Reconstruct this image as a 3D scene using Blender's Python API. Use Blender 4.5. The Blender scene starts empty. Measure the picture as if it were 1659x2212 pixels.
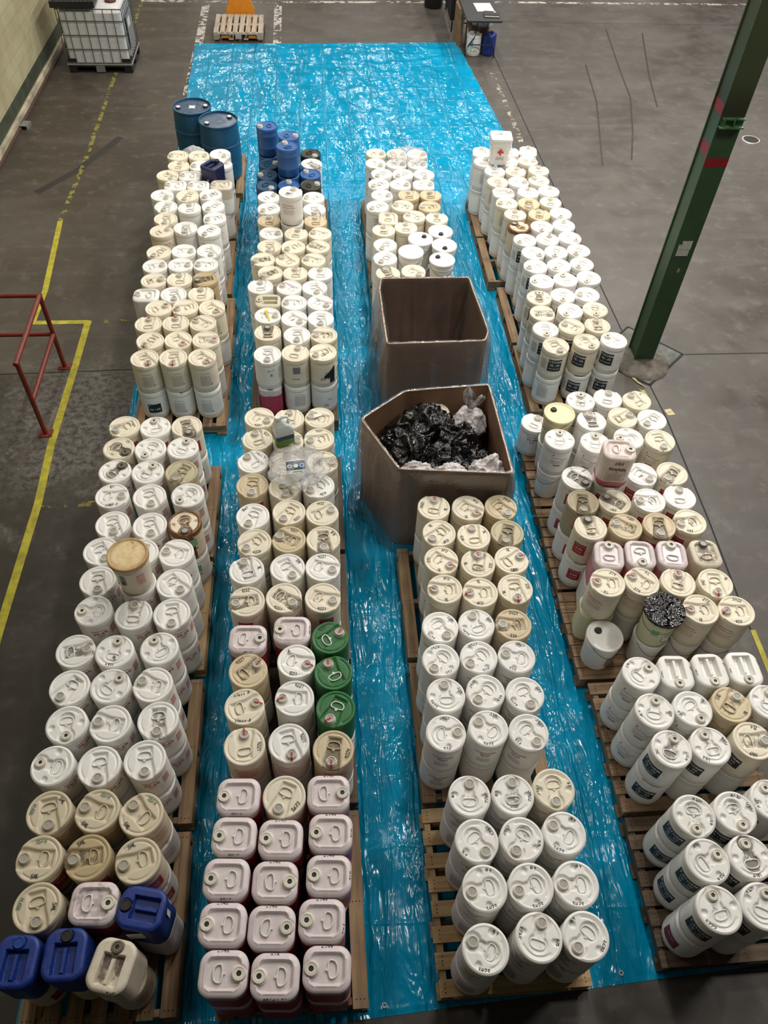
import bpy, bmesh, math, random
from mathutils import Vector, Matrix, noise
R_ = math.radians
rnd = random.Random(7)
S = bpy.context.scene
COL = S.collection

# ---------------------------------------------------------------- camera, world, lights, exposure
cd = bpy.data.cameras.new('camera'); cam = bpy.data.objects.new('camera', cd); COL.objects.link(cam)
cd.sensor_fit = 'VERTICAL'; cd.sensor_height = 36; cd.sensor_width = 27; cd.lens = 27.6305; cd.clip_end = 200
rx, ux, bx = (0.996759, -0.072456, 0.034949), (0.033652, 0.770173, 0.636946), (-0.073067, -0.633706, 0.770116)
cam.matrix_world = Matrix(((rx[0], ux[0], bx[0], 0), (rx[1], ux[1], bx[1], 0), (rx[2], ux[2], bx[2], 6.2465), (0, 0, 0, 1)))
S.camera = cam
S.view_settings.view_transform = 'Standard'; S.view_settings.look = 'None'
S.view_settings.gamma = 1; S.view_settings.use_curve_mapping = False
S.view_settings.exposure = -1.0
W = bpy.data.worlds.new('world'); S.world = W; W.use_nodes = True
W.node_tree.nodes['Background'].inputs[0].default_value = (1.0, .93, .84, 1); W.node_tree.nodes['Background'].inputs[1].default_value = .055

def lamp(x, y, z, sx, sy, power, col=(1, .955, .89), aim=None):
    l = bpy.data.lights.new('high_bay_lamp', 'AREA'); l.shape = 'RECTANGLE'; l.size = sx; l.size_y = sy
    l.energy = power; l.color = col
    o = bpy.data.objects.new('high_bay_lamp', l); COL.objects.link(o); o.location = (x, y, z)
    if aim: o.rotation_euler = (Vector(aim) - Vector((x, y, z))).to_track_quat('-Z', 'Y').to_euler()
    return o
for y, pw in ((9.6, 570), (14.0, 500), (18.5, 390)):
    for x, q in ((-2.6, .4), (2.4, 1.0), (7.4, 1.7)):
        lamp(x, y, 8.6, .5, 1.5, pw * q)
lamp(-2.6, 4.4, 8.6, .5, 1.5, 130); lamp(2.4, 4.4, 8.6, .5, 1.5, 270); lamp(7.0, 4.4, 8.6, .5, 1.5, 520)
for y in (24.5, 31, 38):
    for x in (-2.6, 2.2, 7.4):
        lamp(x, y, 8.6, .6, 1.8, 270)
lamp(14.6, 26, 8.6, .6, 1.8, 700); lamp(15.2, 42, 8.6, .6, 1.8, 700)

# ---------------------------------------------------------------- mesh helpers
class MB:
    def __init__(s): s.v = []; s.f = []; s.m = []; s.w = {}
    def add(s, vs, fs, m=0):
        b = len(s.v); s.v += [tuple(p) for p in vs]
        for f in fs: s.f.append(tuple(i + b for i in f)); s.m.append(m)
        return b
    def box(s, x0, x1, y0, y1, z0, z1, m=0, M=None):
        vs = [(x, y, z) for z in (z0, z1) for y in (y0, y1) for x in (x0, x1)]
        if M is not None: vs = [M @ Vector(p) for p in vs]
        s.add(vs, [(0, 2, 3, 1), (4, 5, 7, 6), (0, 1, 5, 4), (2, 6, 7, 3), (0, 4, 6, 2), (1, 3, 7, 5)], m)
    def lathe(s, prof, n=32, m=0, c=(0, 0, 0), M=None, cap0=True, cap1=True):
        vs = []
        for r, z in prof:
            for i in range(n):
                a = 2 * math.pi * i / n; vs.append(Vector((c[0] + r * math.cos(a), c[1] + r * math.sin(a), c[2] + z)))
        if M is not None: vs = [M @ p for p in vs]
        fs = []
        for k in range(len(prof) - 1):
            for i in range(n):
                j = (i + 1) % n; fs.append((k * n + i, k * n + j, (k + 1) * n + j, (k + 1) * n + i))
        if cap0: fs.append(tuple(reversed(range(n))))
        if cap1: fs.append(tuple(range((len(prof) - 1) * n, len(prof) * n)))
        s.add(vs, fs, m)
    def tube(s, pts, r, n=8, closed=False, m=0):
        pts = [Vector(p) for p in pts]; vs = []; L = len(pts); up = Vector((0, 0, 1))
        for i, p in enumerate(pts):
            a = pts[i - 1] if (i > 0 or closed) else p; b = pts[(i + 1) % L] if (i < L - 1 or closed) else p
            t = (b - a).normalized()
            x = t.cross(up if abs(t.dot(up)) < .95 else Vector((1, 0, 0))).normalized(); y = x.cross(t)
            for k in range(n):
                q = 2 * math.pi * k / n; vs.append(p + r * (math.cos(q) * x + math.sin(q) * y))
        fs = []
        for i in range(L if closed else L - 1):
            for k in range(n):
                a, b = i * n, ((i + 1) % L) * n; j = (k + 1) % n
                fs.append((a + k, a + j, b + j, b + k))
        if not closed: fs += [tuple(range(n)), tuple(reversed(range((L - 1) * n, L * n)))]
        s.add(vs, fs, m)
    def mesh(s, name, mats, smooth=True, ang=38):
        me = bpy.data.meshes.new(name); me.from_pydata(s.v, [], s.f)
        for m in mats: me.materials.append(m)
        me.polygons.foreach_set('material_index', s.m)
        if s.w:
            at = me.attributes.new('wear', 'FLOAT', 'POINT')
            at.data.foreach_set('value', [s.w.get(i, 0.0) for i in range(len(s.v))])
        bm = bmesh.new(); bm.from_mesh(me); bmesh.ops.recalc_face_normals(bm, faces=bm.faces) if not s.__dict__.get('keep') else None
        bm.to_mesh(me); bm.free()
        if smooth:
            me.polygons.foreach_set('use_smooth', [True] * len(me.polygons)); me.set_sharp_from_angle(angle=R_(ang))
        return me
def link(name, me, parent=None, loc=(0, 0, 0), rz=0, color=None):
    o = bpy.data.objects.new(name, me); COL.objects.link(o); o.parent = parent; o.location = loc; o.rotation_euler = (0, 0, rz)
    if color: o.color = color
    return o
def tag(o, label, cat, group=None, kind=None):
    if label: o['label'] = label
    if cat: o['category'] = cat
    if group: o['group'] = group
    if kind: o['kind'] = kind
    return o
def empty(name, loc=(0, 0, 0), rz=0): return link(name, None, None, loc, rz)
def struct(name, me, label=None, cat=None): return tag(link(name, me), label, cat, None, 'structure')
sst = lambda a, b, x: (lambda t: t * t * (3 - 2 * t))(min(1, max(0, (x - a) / (b - a))))
bump = lambda d, c, w: math.exp(-((d - c) / w) ** 2)

# ---------------------------------------------------------------- material helpers
class NT:
    def __init__(s, name):
        s.mat = bpy.data.materials.new(name); s.mat.use_nodes = True; s.t = s.mat.node_tree
        s.p = s.t.nodes['Principled BSDF']; s.out = s.t.nodes['Material Output']
    def n(s, typ, **kw):
        nd = s.t.nodes.new(typ)
        for k, v in kw.items():
            if k.startswith('i_'):
                key = k[2:]; key = int(key) if key.isdigit() else key.replace('_', ' '); s.set(nd.inputs[key], v)
            else: setattr(nd, k, v)
        return nd
    def set(s, inp, v):
        if isinstance(v, bpy.types.NodeSocket): s.t.links.new(v, inp)
        else: inp.default_value = v
    def math(s, op, a, b=0.0, clamp=False):
        nd = s.n('ShaderNodeMath', operation=op, use_clamp=clamp); s.set(nd.inputs[0], a); s.set(nd.inputs[1], b); return nd.outputs[0]
    def ramp(s, x, lo, hi, a=0.0, b=1.0):
        nd = s.n('ShaderNodeMapRange', interpolation_type='SMOOTHSTEP')
        for i, v in enumerate((x, lo, hi, a, b)): s.set(nd.inputs[i], v)
        return nd.outputs[0]
    def mix(s, f, a, b, bt='MIX'):
        nd = s.n('ShaderNodeMix', data_type='RGBA', blend_type=bt); s.set(nd.inputs[0], f)
        for k, v in ((6, a), (7, b)): s.set(nd.inputs[k], v if isinstance(v, bpy.types.NodeSocket) else (*v, 1))
        return nd.outputs[2]
    def noise(s, vec, scale, detail=4, rough=.55, dist=0.0):
        nd = s.n('ShaderNodeTexNoise'); nd.inputs['Scale'].default_value = scale; nd.inputs['Detail'].default_value = detail
        nd.inputs['Roughness'].default_value = rough; nd.inputs['Distortion'].default_value = dist
        if vec is not None: s.t.links.new(vec, nd.inputs['Vector'])
        return nd.outputs['Fac']
    def mapping(s, vec, scale=(1, 1, 1), loc=(0, 0, 0), rot=(0, 0, 0)):
        nd = s.n('ShaderNodeMapping'); s.t.links.new(vec, nd.inputs[0]); nd.inputs['Scale'].default_value = scale
        s.set(nd.inputs['Location'], loc); nd.inputs['Rotation'].default_value = rot; return nd.outputs[0]
    def obj(s): return s.n('ShaderNodeTexCoord').outputs['Object']
    def geo(s): return s.n('ShaderNodeNewGeometry').outputs['Position']
    def bump(s, h, strength=.3, dist=.01):
        nd = s.n('ShaderNodeBump'); nd.inputs['Strength'].default_value = strength; nd.inputs['Distance'].default_value = dist
        s.t.links.new(h, nd.inputs['Height']); s.t.links.new(nd.outputs[0], s.p.inputs['Normal']); return nd.outputs[0]
    def base(s, c, rough=.5, metal=0.0, spec=None):
        s.set(s.p.inputs['Base Color'], c if isinstance(c, bpy.types.NodeSocket) else (*c, 1)); s.set(s.p.inputs['Roughness'], rough)
        s.set(s.p.inputs['Metallic'], metal)
        if spec is not None: s.p.inputs['Specular IOR Level'].default_value = spec
        return s.mat
def plain(name, c, rough=.5, metal=0.0, var=.12, scale=30):
    t = NT(name); f = t.noise(t.obj(), scale, 4); f2 = t.ramp(f, .3, .7)
    return t.base(t.mix(f2, tuple(x * (1 - var) for x in c), tuple(min(1, x * (1 + var)) for x in c)), rough, metal)
def info(t): return t.n('ShaderNodeObjectInfo')

# plastic whose tint and grime belong to each container
def make_plastic():
    t = NT('container_plastic'); oi = info(t); o = t.obj()
    off = t.n('ShaderNodeCombineXYZ'); r = t.math('MULTIPLY', oi.outputs['Random'], 40.0); t.set(off.inputs[0], r); t.set(off.inputs[1], r)
    v = t.n('ShaderNodeVectorMath', operation='ADD', i_0=o, i_1=off.outputs[0]).outputs[0]
    wear = t.n('ShaderNodeAttribute', attribute_name='wear').outputs['Fac']
    a = oi.outputs['Alpha']
    big = t.noise(v, 6, 3); fine = t.noise(v, 26, 6, .65)
    st = t.math('ADD', t.math('MULTIPLY', wear, .34), t.math('ADD', t.math('MULTIPLY', big, .55), t.math('MULTIPLY', fine, .6)))
    thr = t.math('SUBTRACT', 1.08, t.math('MULTIPLY', a, .42))
    m = t.ramp(t.math('SUBTRACT', st, thr), 0.0, .16)
    soft = t.math('MULTIPLY', t.ramp(fine, .45, .75), t.math('MULTIPLY', a, .35))
    c = t.mix(soft, oi.outputs['Color'], (.40, .31, .18))
    c = t.mix(t.math('MULTIPLY', m, .82), c, (.075, .052, .03))
    t.bump(t.noise(o, 60, 3), .05, .003)
    return t.base(c, t.math('ADD', .36, t.math('MULTIPLY', fine, .2)), 0, .45)
M = {}
M['plastic'] = make_plastic()
def make_rust():
    t = NT('rust_stained_plastic'); o = t.obj(); oi = info(t)
    sx = t.n('ShaderNodeSeparateXYZ', i_0=o); wear = t.n('ShaderNodeAttribute', attribute_name='wear').outputs['Fac']
    st = t.noise(t.mapping(o, (30, 30, 3)), 1.0, 5); fine = t.noise(o, 22, 5)
    drip = t.math('MULTIPLY', t.ramp(sx.outputs[0], .045, .10), t.ramp(t.math('ABSOLUTE', sx.outputs[1]), .085, .045))
    rr = t.n('ShaderNodeVectorMath', operation='LENGTH', i_0=t.n('ShaderNodeCombineXYZ', i_0=sx.outputs[0], i_1=sx.outputs[1]).outputs[0]).outputs['Value']
    rim = t.math('MULTIPLY', t.ramp(rr, .112, .122), t.ramp(sx.outputs[2], .30, .35))
    f = t.math('MAXIMUM', t.math('MAXIMUM', drip, rim), t.math('MULTIPLY', wear, .8))
    f = t.ramp(t.math('ADD', f, t.math('MULTIPLY', t.math('SUBTRACT', t.math('ADD', st, fine), 1.0), 1.1)), .35, .75)
    return t.base(t.mix(f, oi.outputs['Color'], t.mix(st, (.06, .018, .004), (.24, .10, .025))), .3)
M['rust'] = make_rust()
def make_liquid(name, top, fill, milk=.0):
    t = NT(name); oi = info(t); o = t.obj(); z = t.n('ShaderNodeSeparateXYZ', i_0=o).outputs[2]
    f = t.ramp(t.math('ADD', z, t.math('MULTIPLY', t.noise(o, 8, 2), .012)), fill, fill + .012)
    fine = t.noise(o, 24, 5); a = oi.outputs['Alpha']; wear = t.n('ShaderNodeAttribute', attribute_name='wear').outputs['Fac']
    c = t.mix(f, oi.outputs['Color'], top)
    dz = t.math('MULTIPLY', t.ramp(t.math('ADD', fine, t.math('MULTIPLY', wear, .12)), .50, .68), t.math('MULTIPLY', a, .75))
    c = t.mix(dz, c, (.16, .10, .055))
    return t.base(c, .32, 0, .5)
M['pinkjug'] = make_liquid('translucent_pink_jug', (.67, .59, .595), .285)
M['amberjug'] = make_liquid('translucent_amber_jug', (.62, .56, .46), .22)
M['greenjug'] = make_liquid('green_solution_bottle', (.60, .66, .62), .10)
M['fire'] = make_liquid('nearly_empty_jug', (.72, .62, .59), .07)
M['cap_disc'] = plain('cap_disc_grey', (.36, .345, .31), .5)
M['dark'] = plain('black_plastic', (.012, .012, .012), .42)
M['ink'] = plain('black_marker_ink', (.02, .02, .022), .6)
M['green_ink'] = plain('green_marker_ink', (.06, .17, .11), .6)
M['red'] = plain('red_print', (.36, .015, .02), .5)
M['redmark'] = plain('red_paint_marker', (.42, .02, .02), .4)
M['black_label'] = plain('black_label_print', (.012, .013, .018), .45)
M['white_label'] = plain('white_label_print', (.68, .67, .65), .5)
M['grey_print'] = plain('grey_small_print', (.20, .20, .21), .6)
M['pale_print'] = plain('faded_pink_print', (.58, .33, .30), .6)
M['green_label'] = plain('green_label_print', (.22, .42, .28), .5)
M['maroon'] = plain('maroon_label_print', (.20, .02, .035), .5)
M['white_handle'] = plain('white_handle_plastic', (.74, .73, .69), .45)
M['steel'] = plain('galvanised_steel', (.42, .43, .43), .38, .8)
M['blackpaint'] = plain('black_painted_steel', (.012, .012, .013), .4)
M['yellow'] = plain('yellow_print', (.6, .48, .06), .5)

def wood(name, c1, c2, axis):
    t = NT(name); oi = info(t); o = t.geo()
    at = t.n('ShaderNodeAttribute', attribute_name='wear').outputs['Fac']
    sc = (1.2, 26, 26) if axis == 'x' else (26, 1.2, 26)
    off = t.n('ShaderNodeCombineXYZ', i_0=t.math('MULTIPLY', at, 31.0), i_1=t.math('MULTIPLY', at, 17.0))
    v = t.n('ShaderNodeVectorMath', operation='ADD', i_0=o, i_1=off.outputs[0]).outputs[0]
    g = t.noise(t.mapping(v, sc), 1.0, 6, .6, .6); k = t.noise(v, 3.5, 3)
    c = t.mix(t.ramp(g, .3, .72), c1, c2); c = t.mix(t.ramp(k, .5, .8, 0, .55), c, tuple(x * .45 for x in c1))
    c = t.mix(t.math('MULTIPLY', at, .45), c, tuple(x * .62 for x in c2))
    t.bump(g, .3, .004)
    return t.base(c, .72)
WOODS = {k: (wood('pallet_wood_' + k + '_lengthwise', *c, 'y'), wood('pallet_wood_' + k + '_crosswise', *c, 'x')) for k, c in
         dict(brown=((.16, .095, .05), (.40, .265, .145)), dark=((.065, .042, .026), (.17, .115, .07)), fresh=((.32, .20, .085), (.56, .40, .20)), grey=((.30, .24, .18), (.52, .44, .34))).items()}

def make_tarp():
    t = NT('blue_tarpaulin'); g = t.geo()
    big = t.noise(t.mapping(g, (2.4, 1.1, 1)), 1.0, 3)
    s = t.n('ShaderNodeSeparateXYZ', i_0=g)
    warp = t.math('MULTIPLY', t.math('SUBTRACT', t.noise(g, 1.6, 3), .5), .12)
    def crease(coord, period, w):
        q = t.math('FRACT', t.math('DIVIDE', t.math('ADD', coord, warp), period)); d = t.math('ABSOLUTE', t.math('SUBTRACT', q, .5))
        return t.ramp(d, 0.0, w, 1.0, 0.0)
    near = t.ramp(s.outputs[1], 10.5, 13.0)
    cr = t.math('MAXIMUM', crease(s.outputs[0], .43, .07), t.math('MULTIPLY', crease(s.outputs[1], .52, .05), t.math('ADD', .2, t.math('MULTIPLY', near, .6))))
    vo = t.n('ShaderNodeTexVoronoi', feature='F1', distance='EUCLIDEAN'); vo.inputs['Scale'].default_value = 3.4
    dn = t.n('ShaderNodeTexNoise'); dn.inputs['Scale'].default_value = 4; t.t.links.new(g, dn.inputs[0])
    mv = t.n('ShaderNodeVectorMath', operation='ADD', i_0=t.n('ShaderNodeVectorMath', operation='SCALE', i_0=dn.outputs['Color'], i_Scale=.35).outputs[0], i_1=g).outputs[0]
    t.t.links.new(mv, vo.inputs['Vector'])
    r1 = t.n('ShaderNodeTexNoise', noise_type='RIDGED_MULTIFRACTAL') if hasattr(bpy.types.ShaderNodeTexNoise, 'noise_type') else t.n('ShaderNodeTexNoise')
    r1.inputs['Scale'].default_value = 2.2; r1.inputs['Detail'].default_value = 4; t.t.links.new(t.mapping(mv, (1.0, .7, 1), rot=(0, 0, .5)), r1.inputs['Vector'])
    r2 = t.noise(t.mapping(g, (7.5, 1.7, 1), rot=(0, 0, -.42)), 1.0, 3, .5, .8)
    h = t.math('ADD', t.math('MULTIPLY', cr, .42), t.math('ADD', t.math('MULTIPLY', vo.outputs['Distance'], t.math('ADD', .5, t.math('MULTIPLY', near, .15))), t.math('MULTIPLY', r1.outputs['Fac'], .30)))
    h = t.math('ADD', h, t.math('MULTIPLY', r2, t.math('SUBTRACT', 2.3, t.math('MULTIPLY', near, 1.9))))
    t.bump(h, .9, .03)
    c = t.mix(t.ramp(big, .3, .7), (.0, .235, .42), (.001, .29, .52))
    return t.base(c, t.ramp(t.noise(g, 3, 2), .3, .7, .10, .2), 0, .42)
M['tarp'] = make_tarp()

def make_clear(name, milk, rough=.12, tint=(.9, .92, .95), bs=30, fr=.40, mn=.012):
    t = NT(name); tr = t.n('ShaderNodeBsdfTransparent'); gl = t.n('ShaderNodeBsdfGlossy'); gl.inputs['Roughness'].default_value = rough
    gl.inputs[0].default_value = (1, 1, 1, 1); df = t.n('ShaderNodeBsdfDiffuse'); df.inputs[0].default_value = (*tint, 1)
    o = t.obj(); h = t.noise(o, bs, 4, .6, 1.0); b = t.n('ShaderNodeBump'); b.inputs['Strength'].default_value = .7; b.inputs['Distance'].default_value = .02
    t.t.links.new(h, b.inputs['Height'])
    for nd in (gl, df): t.t.links.new(b.outputs[0], nd.inputs['Normal'])
    lw = t.n('ShaderNodeLayerWeight'); lw.inputs[0].default_value = .35; t.t.links.new(b.outputs[0], lw.inputs['Normal'])
    m1 = t.n('ShaderNodeMixShader'); m1.inputs[0].default_value = milk; t.t.links.new(tr.outputs[0], m1.inputs[1]); t.t.links.new(df.outputs[0], m1.inputs[2])
    m2 = t.n('ShaderNodeMixShader'); t.t.links.new(t.math('MINIMUM', t.math('ADD', t.math('MULTIPLY', lw.outputs['Fresnel'], fr), mn), .7), m2.inputs[0])
    t.t.links.new(m1.outputs[0], m2.inputs[1]); t.t.links.new(gl.outputs[0], m2.inputs[2]); t.t.links.new(m2.outputs[0], t.out.inputs[0])
    return t.mat
M['clear'] = make_clear('clear_plastic_film', .15)
M['liner'] = make_clear('clear_liner_film', .05, .10, bs=9, fr=.75, mn=.035)
def make_bag(name, c, rough=.14):
    t = NT(name); o = t.obj(); h = t.noise(t.mapping(o, (1, 1, .4)), 9, 3, .5, 2.2); t.bump(h, .7, .03); return t.base(c, rough, 0, .5)
M['blackbag'] = make_bag('black_bin_bag', (.003, .003, .0035), .13)
t = NT('white_bin_bag'); o = t.obj(); t.bump(t.noise(o, 16, 4, .6, 1.4), .8, .03)
M['whitebag'] = t.base(t.mix(t.ramp(t.n('ShaderNodeSeparateXYZ', i_0=o).outputs[2], -.12, .05), (.50, .27, .28), (.60, .57, .57)), .3)

def make_floor():
    t = NT('worn_concrete'); g = t.geo(); s = t.n('ShaderNodeSeparateXYZ', i_0=g)
    b = t.noise(g, .35, 4); m = t.noise(g, 1.3, 6, .62); f = t.noise(g, 14, 6, .7); sw = t.noise(t.mapping(g, (.5, 3.2, 1)), 1.0, 4)
    leftf = t.ramp(s.outputs[0], -1.5, 3.0)
    c = t.mix(leftf, (.062, .049, .034), (.078, .069, .060))
    c = t.mix(t.ramp(m, .36, .66, .62, 0.0), c, (.034, .028, .021)); c = t.mix(t.ramp(sw, .5, .75, 0, .35), c, (.13, .115, .10))
    c = t.mix(t.ramp(b, .45, .7, 0, .5), c, (.125, .11, .095)); c = t.mix(t.math('MULTIPLY', t.ramp(t.noise(g, 4.5, 6, .7), .5, .72), .4), c, (.16, .145, .13))
    # scoured pale patches by the rail and darker floor towards the near end
    dx = t.math('SUBTRACT', s.outputs[0], -2.7); dy = t.math('SUBTRACT', s.outputs[1], 6.6)
    pd = t.math('SQRT', t.math('ADD', t.math('MULTIPLY', dx, dx), t.math('MULTIPLY', t.math('MULTIPLY', dy, dy), .8)))
    dark = t.math('MULTIPLY', t.ramp(s.outputs[1], 7.42, 7.36), t.ramp(s.outputs[0], 0.0, -.8))
    c = t.mix(t.math('MULTIPLY', dark, .55), c, (.020, .017, .014))
    pat = t.math('MULTIPLY', t.ramp(t.math('ADD', pd, t.math('MULTIPLY', t.math('SUBTRACT', m, .5), 2.2)), 1.3, .35), t.ramp(f, .36, .66))
    pat2 = t.math('MULTIPLY', t.math('MULTIPLY', dark, t.ramp(m, .53, .66)), t.ramp(f, .38, .70, 0, .7))
    c = t.mix(t.math('MAXIMUM', t.math('MULTIPLY', pat, .75), pat2), c, (.20, .188, .17))
    c = t.mix(t.ramp(f, .56, .74, 0, .28), c, (.035, .03, .026))
    t.bump(t.math('ADD', t.math('MULTIPLY', f, .3), m), .12, .01)
    ro = t.math('ADD', t.ramp(m, .35, .65, .30, .52), t.math('MULTIPLY', f, .12))
    return t.base(c, ro, 0, .4)
M['floor'] = make_floor()

def worn(name, c, keep, scale=9):
    t = NT(name); g = t.geo(); n1 = t.noise(g, scale, 5, .65); n2 = t.noise(g, 1.7, 2)
    a = t.ramp(t.math('ADD', n1, t.math('MULTIPLY', n2, .5)), keep, keep + .05)
    t.base(t.mix(t.ramp(n1, .3, .7), tuple(x * .6 for x in c), c), .6); t.set(t.p.inputs['Alpha'], a); return t.mat
M['ytape'] = worn('yellow_floor_tape', (.50, .44, .03), .40); M['ytape_worn'] = worn('worn_yellow_floor_tape', (.24, .21, .04), .73)
M['wline'] = worn('flaking_white_line', (.52, .48, .44), .72, 7); M['wdash'] = worn('worn_cream_dashes', (.36, .33, .26), .76, 9)

# ---------------------------------------------------------------- the setting
def quadstrip(pts, w, z):
    mb = MB()
    for (a, b) in zip(pts, pts[1:]):
        a, b = Vector((*a, z)), Vector((*b, z)); d = (b - a).normalized(); n = Vector((-d.y, d.x, 0)) * w / 2
        mb.add([a - n, b - n, b + n, a + n], [(0, 1, 2, 3)])
    return mb
mb = MB(); mb.add([(-9, -4, 0), (22, -4, 0), (22, 45, 0), (-9, 45, 0)], [(0, 1, 2, 3)])
struct('floor', mb.mesh('floor', [M['floor']], False), 'stained grey concrete warehouse floor with joints', 'floor')
t = NT('cream_block_wall'); g = t.geo(); s_ = t.n('ShaderNodeSeparateXYZ', i_0=g)
uv = t.n('ShaderNodeCombineXYZ', i_0=s_.outputs[1], i_1=s_.outputs[2])
br = t.n('ShaderNodeTexBrick'); t.t.links.new(uv.outputs[0], br.inputs[0]); br.inputs['Scale'].default_value = 1.0
br.inputs['Brick Width'].default_value = .6; br.inputs['Row Height'].default_value = .2; br.inputs['Mortar Size'].default_value = .008
wn = t.noise(g, 1.2, 5, .6); c = t.mix(t.ramp(wn, .35, .7), (.50, .46, .29), (.40, .35, .20))
c = t.mix(t.ramp(t.noise(t.mapping(g, (1, 3, .7)), 1.0, 4), .55, .75, 0, .5), c, (.34, .24, .13))
c = t.mix(t.math('MULTIPLY', br.outputs['Fac'], .35), c, (.26, .24, .15))
t.bump(t.math('SUBTRACT', 1.0, br.outputs['Fac']), .4, .01); wallm = t.base(c, .6)
def wx(y): return -4.97 + .023 * (y - 12.5)
mb = MB(); ya, yb = -3, 44
mb.add([(wx(ya) - .3, ya, 0), (wx(yb) - .3, yb, 0), (wx(yb), yb, 0), (wx(ya), ya, 0), (wx(ya) - .3, ya, 9), (wx(yb) - .3, yb, 9), (wx(yb), yb, 9), (wx(ya), ya, 9)],
       [(0, 1, 2, 3), (4, 7, 6, 5), (0, 4, 5, 1), (3, 2, 6, 7), (0, 3, 7, 4), (1, 5, 6, 2)])
struct('wall_left', mb.mesh('wall_left', [wallm], False), 'pale cream painted block wall', 'wall')
def wall_strip(x0, x1, z0, z1):
    mb = MB(); vs = []
    for z in (z0, z1):
        vs += [(wx(ya) + x0, ya, z), (wx(yb) + x0, yb, z), (wx(yb) + x1, yb, z), (wx(ya) + x1, ya, z)]
    mb.add(vs, [(0, 3, 2, 1), (4, 5, 6, 7), (0, 1, 5, 4), (2, 3, 7, 6), (1, 2, 6, 5), (0, 4, 7, 3)]); return mb
struct('baseboard_left', wall_strip(0, .012, .14, .36).mesh('baseboard_left', [plain('dark_green_band', (.055, .068, .042), .6, 0, .3, 4)], False), 'dark green band along the foot of the wall', 'baseboard')
struct('trim_1', wall_strip(.0, .05, 0, .115).mesh('trim_1', [plain('white_kerb_paint', (.46, .41, .30), .6, 0, .35, 3)], False), 'off-white kerb running along the wall foot', 'trim')
struct('trim_2', wall_strip(.05, .10, 0, .04).mesh('trim_2', [plain('brown_conduit', (.07, .04, .028), .6)], False), 'brown strip on the floor along the kerb', 'trim')
n_ = [2]
def marking(pts, w, mat, z=.002, label=None):
    n_[0] += 1; struct('trim_%d' % n_[0], quadstrip(pts, w, z).mesh('floor_marking', [M[mat]], False), label, 'floor marking')
marking([(-3.6, 8.41), (-3.58, 9.1), (-3.7, 10.8)], .075, 'ytape', .002, 'yellow tape line running beside the pale wall')
marking([(-3.7, 10.8), (-3.64, 12.6), (-3.64, 15.6), (-3.6, 20)], .07, 'ytape_worn', .002, 'worn yellow tape line towards the caged tank')
marking([(-3.6, 8.41), (-2.92, 8.41)], .075, 'ytape', .0022, 'short yellow tape crossing behind the red rail')
marking([(-2.92, 8.41), (-2.35, 8.42)], .07, 'ytape_worn', .002, 'broken yellow tape running up to the drums')
marking([(-2.92, 8.44), (-2.93, 7.56), (-2.96, 6.25), (-2.93, 5.4), (-2.96, 4.27), (-2.97, 3.9), (-2.95, 1)], .082, 'ytape', .0021, 'long yellow tape line beside the red rail')
marking([(-2.9, 5.38), (-2.3, 5.38)], .075, 'ytape_worn', .002, 'broken yellow tape stub branching off the long line')
marking([(-2.25, 15.0), (-2.22, 17.4), (-2.23, 19.6)], .16, 'wline', .002, 'flaking white painted line by the pallet jack')
marking([(-.67, 17.4), (-.68, 19.9)], .16, 'wline', .002, 'flaking white painted line between tarp and far line')
marking([(-3.62, 19.7), (-.5, 19.75), (4.4, 19.93), (12, 20.0)], .11, 'wline', .0022, 'flaking white painted line across the far floor')
marking([(3.49, 16.1), (3.53, 14.61), (3.54, 13.1)], .09, 'wdash', .002, 'worn dashes on the floor beside the tarp')
marking([(3.94, 3.56), (3.93, 2.9)], .05, 'ytape', .002, 'yellow tape scrap beside the near drums')
M['tyre'] = worn('dark_tyre_rubber', (.026, .023, .020), .58, 3)
for pts, w in (([(6.35, 18.4), (6.1, 16.4), (5.95, 15.0), (5.6, 13.6), (5.3, 12.6)], .03), ([(5.45, 16.5), (5.25, 14.8), (5.0, 13.6), (4.75, 12.4)], .03), ([(7.1, 18.2), (6.6, 16.0), (6.35, 14.6)], .03), ([(-4.2, 11.6), (-3.7, 12.3), (-3.2, 13.4)], .12)):
    marking(pts, w, 'tyre', .0016, 'dark tyre scuff curving across the floor')
jm = plain('dark_joint_filler', (.010, .009, .008), .8); M['joint'] = jm  # near-black filler colour of the slab joints themselves
marking([(3.66, 17.2), (3.79, 11.63), (3.9, 8.0)], .018, 'joint', .0012); marking([(3.96, 6.99), (3.99, 6.4), (3.97, 4.9), (3.92, 3.57), (3.9, 0)], .018, 'joint', .0012)
marking([(4.55, 7.55), (22, 7.5)], .018, 'joint', .0012); marking([(-4.9, 7.40), (-2.0, 7.48)], .014, 'joint', .0012); marking([(3.66, 18.75), (14, 18.66)], .010, 'joint', .0012)

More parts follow.
